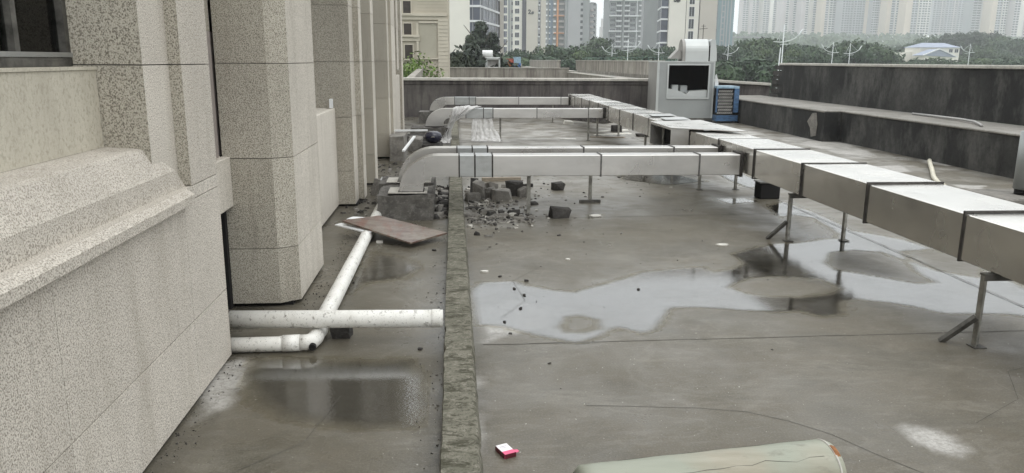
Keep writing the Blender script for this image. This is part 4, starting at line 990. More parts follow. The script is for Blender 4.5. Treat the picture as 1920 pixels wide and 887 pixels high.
# hose, conduit, box
q = MB(); pts = [(8.15, 12.8, .05), (7.85, 12.3, .06), (7.45, 11.6, .05), (7.1, 11.0, .035), (6.85, 10.5, .03), (6.75, 10.2, .03)]; q.tube(pts, .035, 10); tag(q.build('hose', M['hose'], smooth=True), 'stiff cream hose lying beside the main duct', 'hose')
q = MB(); p0, p1 = at(1755, 206, 14.3), at(1800, 211, 13.4)
q.tube([(9.2, 15.2, .69), (9.12, 14.3, .70), (9.02, 13.4, .71), (8.90, 12.85, .71), (8.72, 12.45, .70), (8.62, 12.25, .69)], .022, 10); tag(q.build('conduit', M['conduit'], smooth=True), 'bent grey conduit lying on the step of the right parapet', 'pipe')
BX = thing('crate', 'black plastic crate standing under the main duct', 'crate', (3.97, 9.55, 0), .02)
add(BX, 'body', M['black'], (-.13, .13, -.1, .1, .0, .20), bev=.01); add(BX, 'rim', M['steel_dark'], (-.14, .14, -.11, .11, .201, .215))
q = MB(); q.box(-.28, .28, -.04, .04, 0, .05); o = q.build('timber_offcut', M['timber']); o.location = gp(940, 339, 0); o.rotation_euler = (0, 0, .06); tag(o, 'short dark timber batten beyond the rubble row', 'timber')
# bricks and slats beyond the third branch
for i, (p, sz, m_, lb, rz) in enumerate([((1155, 247), (.26, .18, .18), 'rubble_dark', 'dark box end by the white slats beyond the third branch', 0), ((1150, 246), (1.0, .10, .04), 'dish', 'white slat beside the dark box', .5),
        ((1150, 252), (1.1, .08, .03), 'dish', 'longer white slat in front of the dark box', .35), ((1205, 256), (.35, .2, .08), 'rubble_dark', 'dark rag left of the duct side outlet', .2), ((1065, 232), (.3, .15, .1), 'dish', 'crumpled pale wrapper left of the white slats', .1),
        ((1065, 261), (.42, .08, .02), 'dish', 'flat white strip on the floor before the second branch', 0), ((1140, 258), (.9, .07, .03), 'timber', 'thin timber strip beyond the second branch', -.1)]):
    rock('loose_piece', lb, gp(*p), sz, M[m_], i + 40, rz=rz, cat='debris')

# plastic sheets on branch 3
def sheet(rows, label, nx_=26, ny_=26, amp=.03):
    q = MB(); vs = []
    R = len(rows) - 1
    for j in range(ny_ + 1):
        t = j / ny_ * R; k = min(int(t), R - 1); u = t - k
        a_ = Vector(rows[k][0]).lerp(Vector(rows[k + 1][0]), u); b_ = Vector(rows[k][1]).lerp(Vector(rows[k + 1][1]), u)
        for i in range(nx_ + 1):
            p = a_.lerp(b_, i / nx_)
            f = (mnoise.noise(Vector((i * .42 + j * .10, j * .07, 1))) * 1.9 + mnoise.noise(Vector((i * .9, j * .35, 5)))) * amp
            vs.append((p.x + .01 * mnoise.noise(p * 9), p.y + f, p.z + .4 * f * (1 if j < 6 else .2)))
    q.add(vs, [(j * (nx_ + 1) + i, j * (nx_ + 1) + i + 1, (j + 1) * (nx_ + 1) + i + 1, (j + 1) * (nx_ + 1) + i) for j in range(ny_) for i in range(nx_)])
    o = q.build('plastic_sheet', M['film'], smooth=True, fix=False); tag(o, label, 'plastic sheet')
    md = o.modifiers.new('thick', 'SOLIDIFY'); md.thickness = .002; return o
Y3 = 16.47
sheet([((.05, Y3 + .28, .74), (.6, Y3 + .2, .75)), ((-.02, Y3 - .02, .73), (.45, Y3 - .02, .74)), ((-.06, Y3 - .05, .55), (.22, Y3 - .05, .58)), ((-.12, Y3 - .05, .42), (.02, Y3 - .06, .44)),
       ((-.20, Y3 - .06, .22), (-.06, Y3 - .06, .25)), ((-.26, Y3 - .1, .08), (-.05, Y3 - .1, .08)), ((-.3, Y3 - .25, .01), (-.02, Y3 - .25, .01))], 'crumpled white plastic sheet draped over the third branch duct', amp=.05)
sheet([((.38, Y3 + .1, .50), (.80, Y3 + .1, .50)), ((.37, Y3 + .08, .3), (.84, Y3 + .08, .3)), ((.36, Y3 + .06, .12), (.95, Y3 + .02, .14)), ((.36, Y3 + .0, .03), (.99, Y3 - .05, .02))], 'pale plastic sheet hanging below the third branch duct', amp=.02)

# ================================================================== SECOND ROOF: cooler, boxes
C2 = thing('white_cooler', 'white rooftop cooler with a round fan hood on the second roof', 'cooler', (at(923, 120, 62).x, 62, 0))
add(C2, 'cabinet', M['unit_pale'], (-.55, -.38, 0, 1.2, 0, 1.85), (.48, .62, 0, 1.2, 0, 1.85), (-.55, .62, 0, 1.2, 1.7, 1.9), bev=.03); add(C2, 'inner_panel', M['pad'], (-.38, .48, .3, .4, .9, 1.7)); add(C2, 'tray', M['white_paint'], (-.37, .47, .0, 1.0, .6, 1.15), bev=.05)
q = MB(); q.tube([(-.75, .5, 2.15), (.05, .5, 2.15)], .28, 16); q.build('fan_hood', M['white_paint'], C2, smooth=False); add(C2, 'hood_neck', M['unit_side'], (-.65, -.1, .3, .8, 1.9, 2.0))
x = at(960, 115, 66).x
R1 = thing('red_box', 'faded red upright box left of the blue box on the second roof', 'box', (at(958, 115, 66).x, 66, 0)); add(R1, 'body', M['red'], (-.35, .3, 0, .6, .2, 1.75), bev=.03); add(R1, 'panel', M['rust'], (-.28, -.02, -.02, -.001, .9, 1.6)); add(R1, 'lid', M['clay'], (-.37, .32, -.02, .62, 1.76, 1.82))
R2 = thing('blue_box', 'blue and pale grey carton right of the red box', 'box', (at(969.5, 115, 66).x, 65.8, 0)); add(R2, 'body', M['bluebox'], (-.28, .30, 0, .6, .2, 1.45), bev=.03); add(R2, 'label_panel', M['unit_pale'], (-.2, .26, -.02, -.001, .7, .95)); add(R2, 'top_part', M['blue_pale'], (-.28, .30, 0, .6, 1.46, 1.95))

# ================================================================== GROUND, HILL, HAZE
def sheet_ground():
    q = MB(); q.add([(-2500, -60, -6), (2500, -60, -6), (2500, 2600, -6), (-2500, 2600, -6)], [(0, 1, 2, 3)])
    tag(q.build('ground', M['grass'], fix=False), kind='structure')
    q = MB(); q.add([(-400, 98, -5.99), (400, 118, -5.99), (400, 132, -5.99), (-400, 112, -5.99)], [(0, 1, 2, 3)]); tag(q.build('road', M['asphalt'], fix=False), kind='structure')
sheet_ground()
def hill_z(x, y_):
    t = max(0, min(1, (y_ - 420) / 520)); s_ = max(0, min(1, (x - 60) / 260)) ; s2 = t * t * (3 - 2 * t)
    return -6.5 + s2 * (20 + 10 * s_) + 5 * mnoise.noise(Vector((x * .006, y_ * .006, 0))) * s2
q = MB(); nxh, nyh = 60, 30; vs = []
for j in range(nyh + 1):
    for i in range(nxh + 1):
        x = -900 + 2300 * i / nxh; y_ = 410 + 900 * j / nyh; vs.append((x, y_, hill_z(x, y_)))
q.add(vs, [(j * (nxh + 1) + i, j * (nxh + 1) + i + 1, (j + 1) * (nxh + 1) + i + 1, (j + 1) * (nxh + 1) + i) for j in range(nyh) for i in range(nxh)])
tag(q.build('hillside', M['hill'], smooth=True, fix=False), kind='structure')

# ------------------------------------------------------------------ trees
def crown_mesh(seed, kind):
    r = random.Random(seed); q = MB(); lobes = []
    if kind == 'broad':
        for k in range(16):
            a = r.uniform(0, 6.28); rr_ = r.uniform(0, 2.9); lobes.append((rr_ * math.cos(a), rr_ * math.sin(a), r.uniform(3.3, 7.0) - rr_ * .35, r.uniform(1.0, 1.9)))
        nl, ls = 150, .26
    elif kind == 'round':
        for k in range(12):
            a = r.uniform(0, 6.28); rr_ = r.uniform(0, 1.6); lobes.append((rr_ * math.cos(a), rr_ * math.sin(a), r.uniform(2.2, 4.2), r.uniform(.8, 1.3)))
        nl, ls = 150, .20
    else:                                                     # conifer
        for k in range(20):
            t = k / 19; a = k * 2.4; rr_ = (1 - t) * 1.7 * r.uniform(.4, 1); lobes.append((rr_ * math.cos(a), rr_ * math.sin(a), 1.8 + t * 7.5, .45 + (1 - t) * .9))
        nl, ls = 110, .22
    for lx, ly, lz, lr in lobes:
        for i in range(nl):
            v = Vector((r.gauss(0, 1), r.gauss(0, 1), r.gauss(0, 1))).normalized() * lr * r.uniform(.55, 1.08)
            v.z *= .75; p = Vector((lx, ly, lz)) + v
            n_ = (v.normalized() + Vector((r.uniform(-.8, .8), r.uniform(-.8, .8), r.uniform(-.4, 1)))).normalized()
            u = n_.orthogonal().normalized(); u.rotate(Matrix.Rotation(r.uniform(0, 6.28), 3, n_)); w_ = n_.cross(u); s_ = ls * r.uniform(.6, 1.4)
            q.add([p + u * s_, p + w_ * s_ * .6, p - u * s_, p - w_ * s_ * .6], [(0, 1, 2, 3)])
    return q
def trunk_mesh(h_, r0, seed):
    r = random.Random(seed); q = MB(); q.tube([(0, 0, -.3), (.05, .02, h_ * .5), (.1, -.05, h_)], r0, 8, r1=r0 * .5)
    for k in range(5):
        a = r.uniform(0, 6.28); z = h_ * r.uniform(.55, .95); L_ = r.uniform(1, 2); q.tube([(0.05, 0, z), (math.cos(a) * L_ * .6, math.sin(a) * L_ * .6, z + L_ * .5), (math.cos(a) * L_, math.sin(a) * L_, z + L_)], r0 * .4, 6, r1=r0 * .12)
    return q
protos = {}
for kind, th_, tr_ in (('broad', 5.0, .22), ('round', 3.0, .14), ('conifer', 8.5, .16)):
    protos[kind] = []
    for s_ in range(3):
        cm_ = crown_mesh(s_ * 11 + 1, kind).build('crown', M['leaf'], fix=False).data
        tm_ = trunk_mesh(th_, tr_, s_).build('trunk', M['bark'], fix=False).data
        protos[kind].append((cm_, tm_))
for o in [o for o in bpy.data.objects if o.name.split('.')[0] in ('crown', 'trunk') and o.parent is None]: bpy.data.objects.remove(o)
darkcache = {}
def tree(x, y_, zb, sc, kind, label, group, dark=False, sx_=1.0, name=None):
    t = thing(name or {'broad': 'broadleaf_tree', 'round': 'round_tree', 'conifer': 'conifer_tree'}[kind], label, 'tree', (x, y_, zb), random.uniform(0, 6.28), group)
    t.scale = (sc * sx_, sc * sx_, sc); cm_, tm_ = random.choice(protos[kind])
    if dark:
        if cm_.name not in darkcache:
            d_ = cm_.copy(); d_.materials.clear(); d_.materials.append(M['leaf_dark']); darkcache[cm_.name] = d_
        cm_ = darkcache[cm_.name]
    c_ = bpy.data.objects.new('crown', cm_); COL.objects.link(c_); c_.parent = t
    k_ = bpy.data.objects.new('trunk', tm_); COL.objects.link(k_); k_.parent = t
    return t
ORD = 'first second third fourth fifth sixth seventh eighth ninth tenth eleventh twelfth thirteenth fourteenth fifteenth sixteenth seventeenth eighteenth nineteenth twentieth twenty-first twenty-second twenty-third twenty-fourth twenty-fifth twenty-sixth twenty-seventh twenty-eighth twenty-ninth thirtieth'.split()
cnt = {}
def nth(key): cnt[key] = cnt.get(key, -1) + 1; return ORD[cnt[key]]
def tree_px(px_, ytop, Y, kind, label, group, dark=False, sx_=1.0):
    p = at(px_, ytop, Y); hgt_ = {'broad': 7.9, 'round': 5.2, 'conifer': 9.8}[kind]; sc = (p.z + 6) / hgt_
    return tree(p.x, Y, -6, sc, kind, label, group, dark, sx_)
r = random.Random(3)
for px_, yt, Y, sw in [(856, 74, 62, .7), (880, 70, 64, .8), (905, 80, 66, .8)]: tree_px(px_, yt, Y, 'broad', nth('d') + ' black green broad tree from the left before the glazed tower', 'dark trees beyond the pale far wall', True, sw)
tree_px(901, 36, 90, 'conifer', 'tall dark pointed tree rising in front of the glazed balconies', None, True, 1.15)
tree_px(884, 62, 88, 'conifer', 'shorter dark pointed tree left of the tall one', None, True, 1.3)
tree_px(923, 58, 92, 'conifer', 'dark pointed tree right of the tall one', None, True, 1.2)
G1 = 'green trees along the road between the towers'
for px_ in range(935, 1250, 17):
    yt = 88 + r.uniform(-5, 5) if px_ < 1010 else 80 + r.uniform(-8, 8); tree_px(px_ + r.uniform(-4, 4), yt, r.uniform(150, 185), 'broad', nth('a') + ' broad green tree from the left below the middle towers', G1, False, r.uniform(.7, .95))
for px_ in range(945, 1240, 26): tree_px(px_ + r.uniform(-5, 5), 97 + r.uniform(-3, 3), r.uniform(120, 135), 'round', nth('b') + ' low rounded tree from the left before the middle street trees', 'low trees in front of the street trees', False, 1.1)
tree_px(1118, 62, 230, 'broad', 'hazy taller tree in the gap between the grey towers', None, False, 1.0)
G2 = 'dark green trees on the right behind the lamps'
for k in range(30):
    px_ = 1350 + 310 * (k + r.random()) / 30; yt = 74 + 7 * math.sin(px_ * .03) + r.uniform(-6, 6); tree_px(px_, yt, r.uniform(170, 210), 'broad', nth('c') + ' dense green tree from the left behind the right hand lamps', G2, False, r.uniform(.7, 1.0))
for px_ in range(1350, 1470, 22): tree_px(px_, 104 + r.uniform(-4, 6), r.uniform(100, 125), 'round', nth('e') + ' bushy low tree from the left before the broken parapet end', 'bushy low trees by the parapet end', False, 1.1)
for px_ in range(1480, 1930, 24): tree_px(px_, 104 + r.uniform(-4, 4), r.uniform(190, 215), 'round', nth('f') + ' small round tree from the left just above the right parapet', 'small round trees above the right parapet', False, 1.2)
G3 = 'hazy trees around the blue roofed house'
for px_, yt, Y in sorted([(1650, 80, 330), (1672, 84, 330), (1695, 86, 340), (1712, 70, 360), (1735, 62, 380), (1755, 60, 380), (1800, 46, 360), (1820, 44, 350), (1842, 46, 350), (1860, 52, 350), (1880, 62, 340), (1900, 66, 330), (1925, 60, 330), (1822, 76, 300), (1845, 78, 290), (1868, 82, 290), (1690, 78, 380), (1895, 88, 280), (1780, 58, 400)]):
    tree_px(px_, yt, Y, 'broad', nth('g') + ' hazy broad tree from the left around the blue roofed house', G3, px_ > 1790 and yt < 60, .9)
# woods on the hill: one mass
q = MB(); rw = random.Random(9)
for i in range(9000):
    x = rw.uniform(-250, 1100); y_ = rw.uniform(450, 1060); z = hill_z(x, y_); s_ = rw.uniform(2.0, 4.2)
    for k in range(3):
        n_ = Vector((rw.uniform(-1, 1), rw.uniform(-1, .2), rw.uniform(0, 1))).normalized(); u = n_.orthogonal().normalized(); u.rotate(Matrix.Rotation(rw.uniform(0, 6.28), 3, n_)); w_ = n_.cross(u)
        p = Vector((x + rw.uniform(-3, 3), y_ + rw.uniform(-3, 3), z + rw.uniform(1, 9)))
        q.add([p + u * s_, p + w_ * s_ * .7, p - u * s_, p - w_ * s_ * .7], [(0, 1, 2, 3)])
tag(q.build('woods', M['leaf'], fix=False), 'far misty woods covering the hillside below the tower blocks', None, None, 'stuff')
# bush left
def bush(name, loc, sc, mat, label, seed=1, n_=5200):
    r_ = random.Random(seed); q = MB(); st = MB()
    lob = [(r_.gauss(0, .55), r_.gauss(0, .5), r_.uniform(.5, 1.25), r_.uniform(.35, .6)) for _ in range(12)]
    for i in range(n_):
        lx, ly, lz, lr = r_.choice(lob); v = Vector((r_.gauss(0, 1), r_.gauss(0, 1), r_.gauss(0, 1))).normalized() * lr * r_.uniform(.5, 1.1); p = Vector((lx, ly, lz)) + v
        n2 = (v.normalized() + Vector((r_.uniform(-1, 1), r_.uniform(-1, 1), r_.uniform(0, 1)))).normalized(); u = n2.orthogonal().normalized(); u.rotate(Matrix.Rotation(r_.uniform(0, 6.28), 3, n2)); w_ = n2.cross(u); s_ = r_.uniform(.04, .09)
        q.add([p + u * s_, p + w_ * s_ * .5, p - u * s_, p - w_ * s_ * .5], [(0, 1, 2, 3)])
    for k in range(7): a = k * .9; st.tube([(0, 0, 0), (math.cos(a) * .3, math.sin(a) * .3, .5), (math.cos(a) * .5, math.sin(a) * .5, 1.1)], .02, 5, r1=.006)
    t = thing(name, label, 'bush', loc); t.scale = (sc, sc, sc); q.build('crown', mat, t, fix=False); st.build('stems', M['bark'], t, fix=False); return t
bush('bush', (-3.25, 50, -.3), 1.6, M['leaf_bush'], 'bright green bush between the stone building and the tan building')
bush('bush', (-2.6, 41, -.5), 1.5, M['leaf_bush'], 'smaller green bush low beside the sloping pale wall', 4, 1500)
b = MB(); b.box(-8, -1.8, 20, 60, -6, -.2); tag(b.build('terrace', M['grass']), kind='structure')

# ================================================================== BUILDINGS
def window_proto(w_, h_, frame, pane, mull=1, dep=.12):
    q = MB(); t = .07 if w_ > 1 else .05
    q.box(-w_ / 2, w_ / 2, -.02, dep, 0, h_, 1)
    q.box(-w_ / 2 - t, -w_ / 2, -.08, dep, -t, h_ + t, 0); q.box(w_ / 2, w_ / 2 + t, -.08, dep, -t, h_ + t, 0); q.box(-w_ / 2, w_ / 2, -.08, dep, -t, 0, 0); q.box(-w_ / 2, w_ / 2, -.08, dep, h_, h_ + t, 0)
    for k in range(mull): x = -w_ / 2 + w_ * (k + 1) / (mull + 1); q.box(x - .03, x + .03, -.06, -.02, 0, h_, 0)
    return q.build('window', [M[frame], M[pane]], fix=False)
def place_windows(T, proto, x, Yf, zs):
    for i, z in enumerate(zs):
        o = proto.copy(); COL.objects.link(o); o.parent = T; o.location = (x, Yf, z)
def zlist(px_y, Y, sp, zmax, zmin=-4):
    z = at(960, px_y, Y).z
    while z > zmin: z -= sp
    out = []; z += sp
    while z < zmax: out.append(z); z += sp
    return out
def X(px_, Y, y_=60): return at(px_, y_, Y).x
# --- tan building
T = thing('tan_building', 'tan rendered building with recessed panel and small dark windows', 'building'); Y = 45.
x0, x1 = X(740, Y, 80), X(841.5, Y, 80)
add(T, 'wall', M['tan'], (x0 - 4, x1, Y, Y + 14, -6, 10.5))
for k, (a, b_) in enumerate([(23, 33), (64, 73)]):
    za, zb = at(790, b_, Y).z, at(790, a, Y).z
    add(T, 'cornice', M['tan_light'], (x0 - 4, X(838, Y) if k == 0 else X(787, Y), Y - .18, Y - .001, za + .08, za + .22), (x0 - 4, X(838, Y) if k == 0 else X(787, Y), Y - .10, Y - .001, za - .12, za + .08))
def pxbox(T, name, mat, px0, px1, py0, py1, Y, d0, d1):
    return add(T, name, mat, (X(px0, Y, (py0 + py1) / 2), X(px1, Y, (py0 + py1) / 2), Y - d0, Y - d1, at(px0, py1, Y).z, at(px0, py0, Y).z))
pxbox(T, 'recess_panel', M['tan_dark'], 785, 819, 44, 108, Y, .02, .001)
pxbox(T, 'pilaster', M['tan_light'], 822, 841, 36, 170, Y, .12, .001); pxbox(T, 'panel_trim', M['tan_light'], 781, 785, 43, 110, Y, .09, .001); pxbox(T, 'panel_trim', M['tan_light'], 785, 822, 40, 43.5, Y, .09, .001); pxbox(T, 'panel_trim', M['tan_light'], 786, 822, 108.5, 111, Y, .14, .001)
for k in range(5): pxbox(T, 'groove', M['tan_dark'], 782, 838, 2 + 6 * k, 2.7 + 6 * k, Y, .012, .0)
for k in range(14): pxbox(T, 'groove', M['tan_dark'], 822.5, 840.5, 40 + 7 * k, 40.6 + 7 * k, Y, .135, .12)
for (a, b_, c_, d_) in [(756, 770, 2, 25), (757.5, 771.5, 44, 66), (759.5, 774, 84, 110), (755, 769, -38, -16)]:
    wn = bpy.data.objects.new('window', None); COL.objects.link(wn); wn.parent = T
    pxbox(wn, 'frame', M['tan_light'], a - 2, b_ + 2, c_ - 2, d_ + 1.5, Y, .09, .001); pxbox(wn, 'pane', M['pane_room'], a, b_, c_, d_, Y, .11, .092)
    pxbox(wn, 'sill', M['tan_light'], a - 3.5, b_ + 3.5, d_ + 1.6, d_ + 3, Y, .2, .001)

# --- generic balcony / slab tower
def slab_part(T, name, mat, x0, x1, Yf, zs, h_, out, base=None):
    q = MB(); q.box(0, x1 - x0, -out, 0, 0, h_); p = q.build(name, mat)
    for i, z in enumerate(zs):
        o = p if i == 0 else p.copy()
        if i: COL.objects.link(o)
        o.parent = T; o.location = (x0, Yf - .003, z)
# --- tower A (white gable wall and glazed balconies)
Y = 163.
T = thing('glazed_tower', 'cream tower with curved glazed balconies and white floor bands', 'building')
YR = Y + 24
xa, xb, xc, xd = X(846, Y), X(881, Y), X(901, Y), X(937, YR); xe = X(944.5, YR)
add(T, 'wall', M['bw'], (xa - 1.0, xb, Y, Y + 12, -6, 35)); add(T, 'corner_column', M['bb'], (xd + .01, xe, YR, YR + 6, -6, 41))
q = MB(); q.prism([(xb + .01, Y + 2.5), (xc - .6, Y + 2.5), (xd - .8, YR + 1), (xd - .8, YR + 8), (xb + .01, YR + 8)], -6, 35); q.build('core', M['bgrey'], T)
zs = zlist(11, Y, 2.92, 33, -4); ex, ey = (xd - xc), 24.0; ln = math.hypot(ex, ey); nx_, ny2 = -ey / ln, ex / ln
for z in zs:
    q = MB(); q.prism([(xb + .01, Y + .3), (xc, Y + .3), (xd, YR), (xd - .7, YR + .7), (xc - .8, Y + 2.2), (xb + .01, Y + 2.2)], z - .28, z + .12); q.build('floor_band', M['bslab'], T)
    q = MB(); q.prism([(xb + .01, Y + .6), (xc - .1, Y + .6), (xd - .1, YR + .2), (xd - .6, YR + .7), (xc - .7, Y + 2.1), (xb + .01, Y + 2.1)], z + .121, z + 2.63); q.build('glazing', M['pane_blue'], T)
    q = MB()
    for t in (0, .12, .3, .42, .6, .75, .88): q.bar((xc - .02 + ex * t, Y + .58 + ey * t, z + .12), (xc - .02 + ex * t, Y + .58 + ey * t, z + 2.6), .14)
    q.bar((xb + .6, Y + .57, z + .12), (xb + .6, Y + .57, z + 2.6), .1); q.build('mullion_bars', M['bgrey2'], T)['kind'] = 'stuff'
# --- tower 2#
Y = 310.
T = thing('numbered_tower', 'beige tower with black characters 2# high on its blank wall', 'building'); zt = 66
add(T, 'wall', M['bw'], (X(945, Y), X(986, Y), Y + .5, Y + 16, -6, zt)); add(T, 'dark_bay', M['bdark'], (X(979, Y), X(986.5, Y), Y - .1, Y + .49, -6, zt))
add(T, 'blank_wall', M['bb'], (X(986.6, Y), X(1008, Y), Y - .4, Y + 15, -6, zt)); add(T, 'edge_bay', M['bgrey2'], (X(1008.1, Y), X(1013.5, Y), Y + .2, Y + 14, -6, zt)); add(T, 'edge_wall', M['bb'], (X(1013.6, Y), X(1023, Y), Y - .1, Y + 14, -6, zt))
add(T, 'dark_bay', M['bgrey'], (X(952.5, Y), X(957, Y), Y + .3, Y + .49, -6, zt)); add(T, 'dark_bay', M['bgrey'], (X(958.5, Y), X(961, Y), Y + .3, Y + .49, -6, zt))
zs = zlist(25, Y, 2.95, 63, -4)
p = window_proto(1.6, 1.7, 'bslab', 'pane', 1); place_windows(T, p, X(969.5, Y), Y + .42, zs); bpy.data.objects.remove(p)
p = window_proto(1.2, 2.2, 'bslab', 'pane_blue', 1); place_windows(T, p, X(947.5, Y), Y + .42, zs); bpy.data.objects.remove(p)
p = window_proto(.6, 1.4, 'bslab', 'pane', 0); place_windows(T, p, X(960, Y), Y + .2, zs); place_windows(T, p, X(1010.8, Y), Y + .1, zs); bpy.data.objects.remove(p)
slab_part(T, 'balcony_slab', M['bslab'], X(1008.6, Y), X(1012, Y), Y + .15, zs, .5, .6)
def text(T, s_, px_, py_, Y, size, yoff):
    cu = bpy.data.curves.new('characters', 'FONT'); cu.body = s_; cu.size = size; cu.extrude = .05; cu.offset = .10; cu.align_x = 'LEFT'
    o = bpy.data.objects.new('tmp', cu); COL.objects.link(o); dg = bpy.context.evaluated_depsgraph_get(); dg.update()
    me_ = bpy.data.meshes.new_from_object(o.evaluated_get(dg)); bpy.data.objects.remove(o)
    me_.materials.clear(); me_.materials.append(M['ink']); o = bpy.data.objects.new('characters', me_); COL.objects.link(o); p_ = at(px_, py_, Y)
    o.location = (p_.x, Y - yoff, p_.z); o.rotation_euler = (math.pi / 2, 0, 0); o.parent = T; return o
text(T, '2', 990, 26, Y, 2.2, .47); text(T, '#', 996.5, 26, Y, 1.3, .47)
# --- tower B: slate, orange, grey
Y = 430.
T = thing('orange_striped_tower', 'slate blue tower with an orange vertical stripe and white balconies', 'building'); zt = 92
add(T, 'wall', M['bgrey'], (X(1022, Y), X(1064, Y), Y + 1, Y + 18, -6, zt)); add(T, 'blue_bay', M['bblue'], (X(1029, Y), X(1036, Y), Y + .2, Y + .99, -6, zt)); add(T, 'orange_stripe', M['borange'], (X(1043.5, Y), X(1046.5, Y), Y - .8, Y + .98, -6, zt))
zs = zlist(30, Y, 3.0, 90, 0)
slab_part(T, 'balcony', M['bslab'], X(1037.5, Y), X(1042, Y), Y + .9, zs, .9, 1.2); slab_part(T, 'balcony', M['bpink'], X(1048, Y), X(1058, Y), Y + .9, zs, 1.0, 1.2); slab_part(T, 'ledge_slab', M['bslab'], X(1023.5, Y), X(1026, Y), Y + .9, zs, .9, .9); slab_part(T, 'ledge_slab', M['bslab'], X(1029, Y), X(1031.5, Y), Y + .15, zs, .6, .6)
slab_part(T, 'orange_slab', M['borange'], X(1038, Y), X(1058, Y), Y + .85, zs[2::3], .6, 1.6)
T = thing('grey_tower', 'plain mid grey tower with a narrow window strip', 'building'); Y = 425.
add(T, 'wall', M['bgrey2'], (X(1064.5, Y), X(1092, Y), Y, Y + 18, -6, zt)); add(T, 'side_wall', M['bgrey'], (X(1092.1, Y), X(1105, Y), Y + 1, Y + 18, -6, zt)); add(T, 'corner_shaft', M['bgrey'], (X(1060, Y), X(1064.4, Y), Y + .5, Y + 18, -6, zt))
p = window_proto(1.3, 1.4, 'bgrey', 'pane', 0); place_windows(T, p, X(1090, Y), Y - .05, zlist(20, Y, 3.0, 88, 0)); bpy.data.objects.remove(p)
T = thing('small_grey_tower', 'low brownish grey tower end right of the plain grey one', 'building'); Y = 440.
add(T, 'wall', M['bgrey2'], (X(1105.5, Y), X(1118, Y), Y, Y + 16, -6, at(1110, 7, Y).z)); add(T, 'roof_box', M['bgrey'], (X(1107, Y), X(1113, Y), Y + 1, Y + 8, at(1110, 7, Y).z + .01, at(1110, 4, Y).z))
zs = zlist(20, Y, 3.0, at(1110, 10, Y).z, 0); slab_part(T, 'balcony', M['bpink'], X(1105.8, Y), X(1112, Y), Y - .01, zs[:10], 1.0, 1.0)
p = window_proto(1.4, 1.6, 'bslab', 'pane', 1); place_windows(T, p, X(1113.5, Y), Y - .05, zs); bpy.data.objects.remove(p)
# distant pale tower in the gap
T = thing('distant_tower', 'faint distant tower in the misty gap between the grey towers', 'building'); Y = 1150.
add(T, 'wall', M['bpink'], (X(1131, Y), X(1140, Y), Y, Y + 20, 0, at(1135, 34, Y).z)); add(T, 'shoulder', M['bpink'], (X(1128, Y), X(1130.9, Y), Y, Y + 18, 0, at(1135, 50, Y).z)); add(T, 'tall_wing', M['bgrey2'], (X(1137.5, Y), X(1145, Y), Y - 20, Y - 1, 0, at(1135, 18, Y).z))
# --- tower C grey with balconies
Y = 480.
T = thing('balcony_tower', 'grey tower with rows of pale balcony slabs and pipes', 'building'); zt = 104
xl, xr = X(1142, Y), X(1201, Y); xm = X(1168, Y)
add(T, 'wall', M['bgrey'], (xl, xr, Y + 1.5, Y + 20, -6, zt)); add(T, 'blank_wall', M['bgrey2'], (xr + .01, X(1222, Y), Y + .5, Y + 20, -6, zt)); add(T, 'pier', M['bgrey'], (xm - .4, xm + .6, Y - .2, Y + 1.49, -6, zt)); 
for px_ in (1192.5, 1222.5, 1226): add(T, 'downpipe', M['bslab'], (X(px_, Y), X(px_ + 1.2, Y), Y - .4, Y + .3, -6, zt))
zs = zlist(19, Y, 3.0, 102, 0)
slab_part(T, 'balcony_slab', M['bslab'], X(1155, Y), X(1165, Y), Y + 1.4, zs, .7, 1.5); slab_part(T, 'balcony_slab', M['bslab'], X(1169.5, Y), X(1180, Y), Y + 1.4, zs, .7, 1.5); slab_part(T, 'balcony_slab', M['bslab'], X(1197, Y), X(1201, Y), Y + .4, zs, .9, 1.0)
slab_part(T, 'long_slab', M['bslab'], X(1142, Y), X(1165, Y), Y + 1.2, zs[::3], .8, 1.8); slab_part(T, 'long_slab', M['bslab'], X(1169.5, Y), X(1200, Y), Y + 1.2, zs[::3], .8, 1.8)
p = window_proto(3.2, 1.9, 'bslab', 'pane', 3); place_windows(T, p, X(1149, Y), Y + 1.45, zs); place_windows(T, p, X(1186, Y), Y + 1.45, zs); bpy.data.objects.remove(p)
p = window_proto(2.6, 1.6, 'bgrey2', 'pane', 1); place_windows(T, p, X(1160, Y), Y + 1.45, [z + .9 for z in zs]); place_windows(T, p, X(1174.5, Y), Y + 1.45, [z + .9 for z in zs]); bpy.data.objects.remove(p)
# --- tower D cream with characters, standing behind the extractor
Y = 205.
T = thing('cream_tower', 'cream tower with black characters behind the extractor fan', 'building'); zt = 43
YR = Y + 22; xg, xh = X(1226, YR), X(1253, Y)
zb_ = at(1260, 86, Y).z
add(T, 'wall', M['bw'], (xh, X(1284, Y), Y, Y + 14, -6, zt)); add(T, 'wall', M['bw'], (X(1285.6, Y), X(1309, Y), Y + .25, Y + 14, -6, zt)); add(T, 'wall', M['bb'], (X(1310.6, Y), X(1342, Y), Y, Y + 14, -6, zt))
add(T, 'groove', M['bdark'], (X(1284, Y) + .001, X(1285.6, Y) - .001, Y + .4, Y + 13, -6, zt)); add(T, 'groove', M['bdark'], (X(1309, Y) + .001, X(1310.6, Y) - .001, Y + .4, Y + 13, -6, zt))
q = MB(); q.prism([(xh - .01, Y + 2.5), (X(1239, Y) + .8, Y + 2.5), (xg + .9, YR + .5), (xg + .9, YR + 6), (xh - .01, YR + 6)], -6, zt); q.build('core', M['bgrey'], T); add(T, 'side_bay', M['bgrey'], (X(1342, Y) + .01, X(1347, Y), Y + 1.5, Y + 13, -6, zt))
zs = zlist(10.5, Y, 2.95, 41, -4)
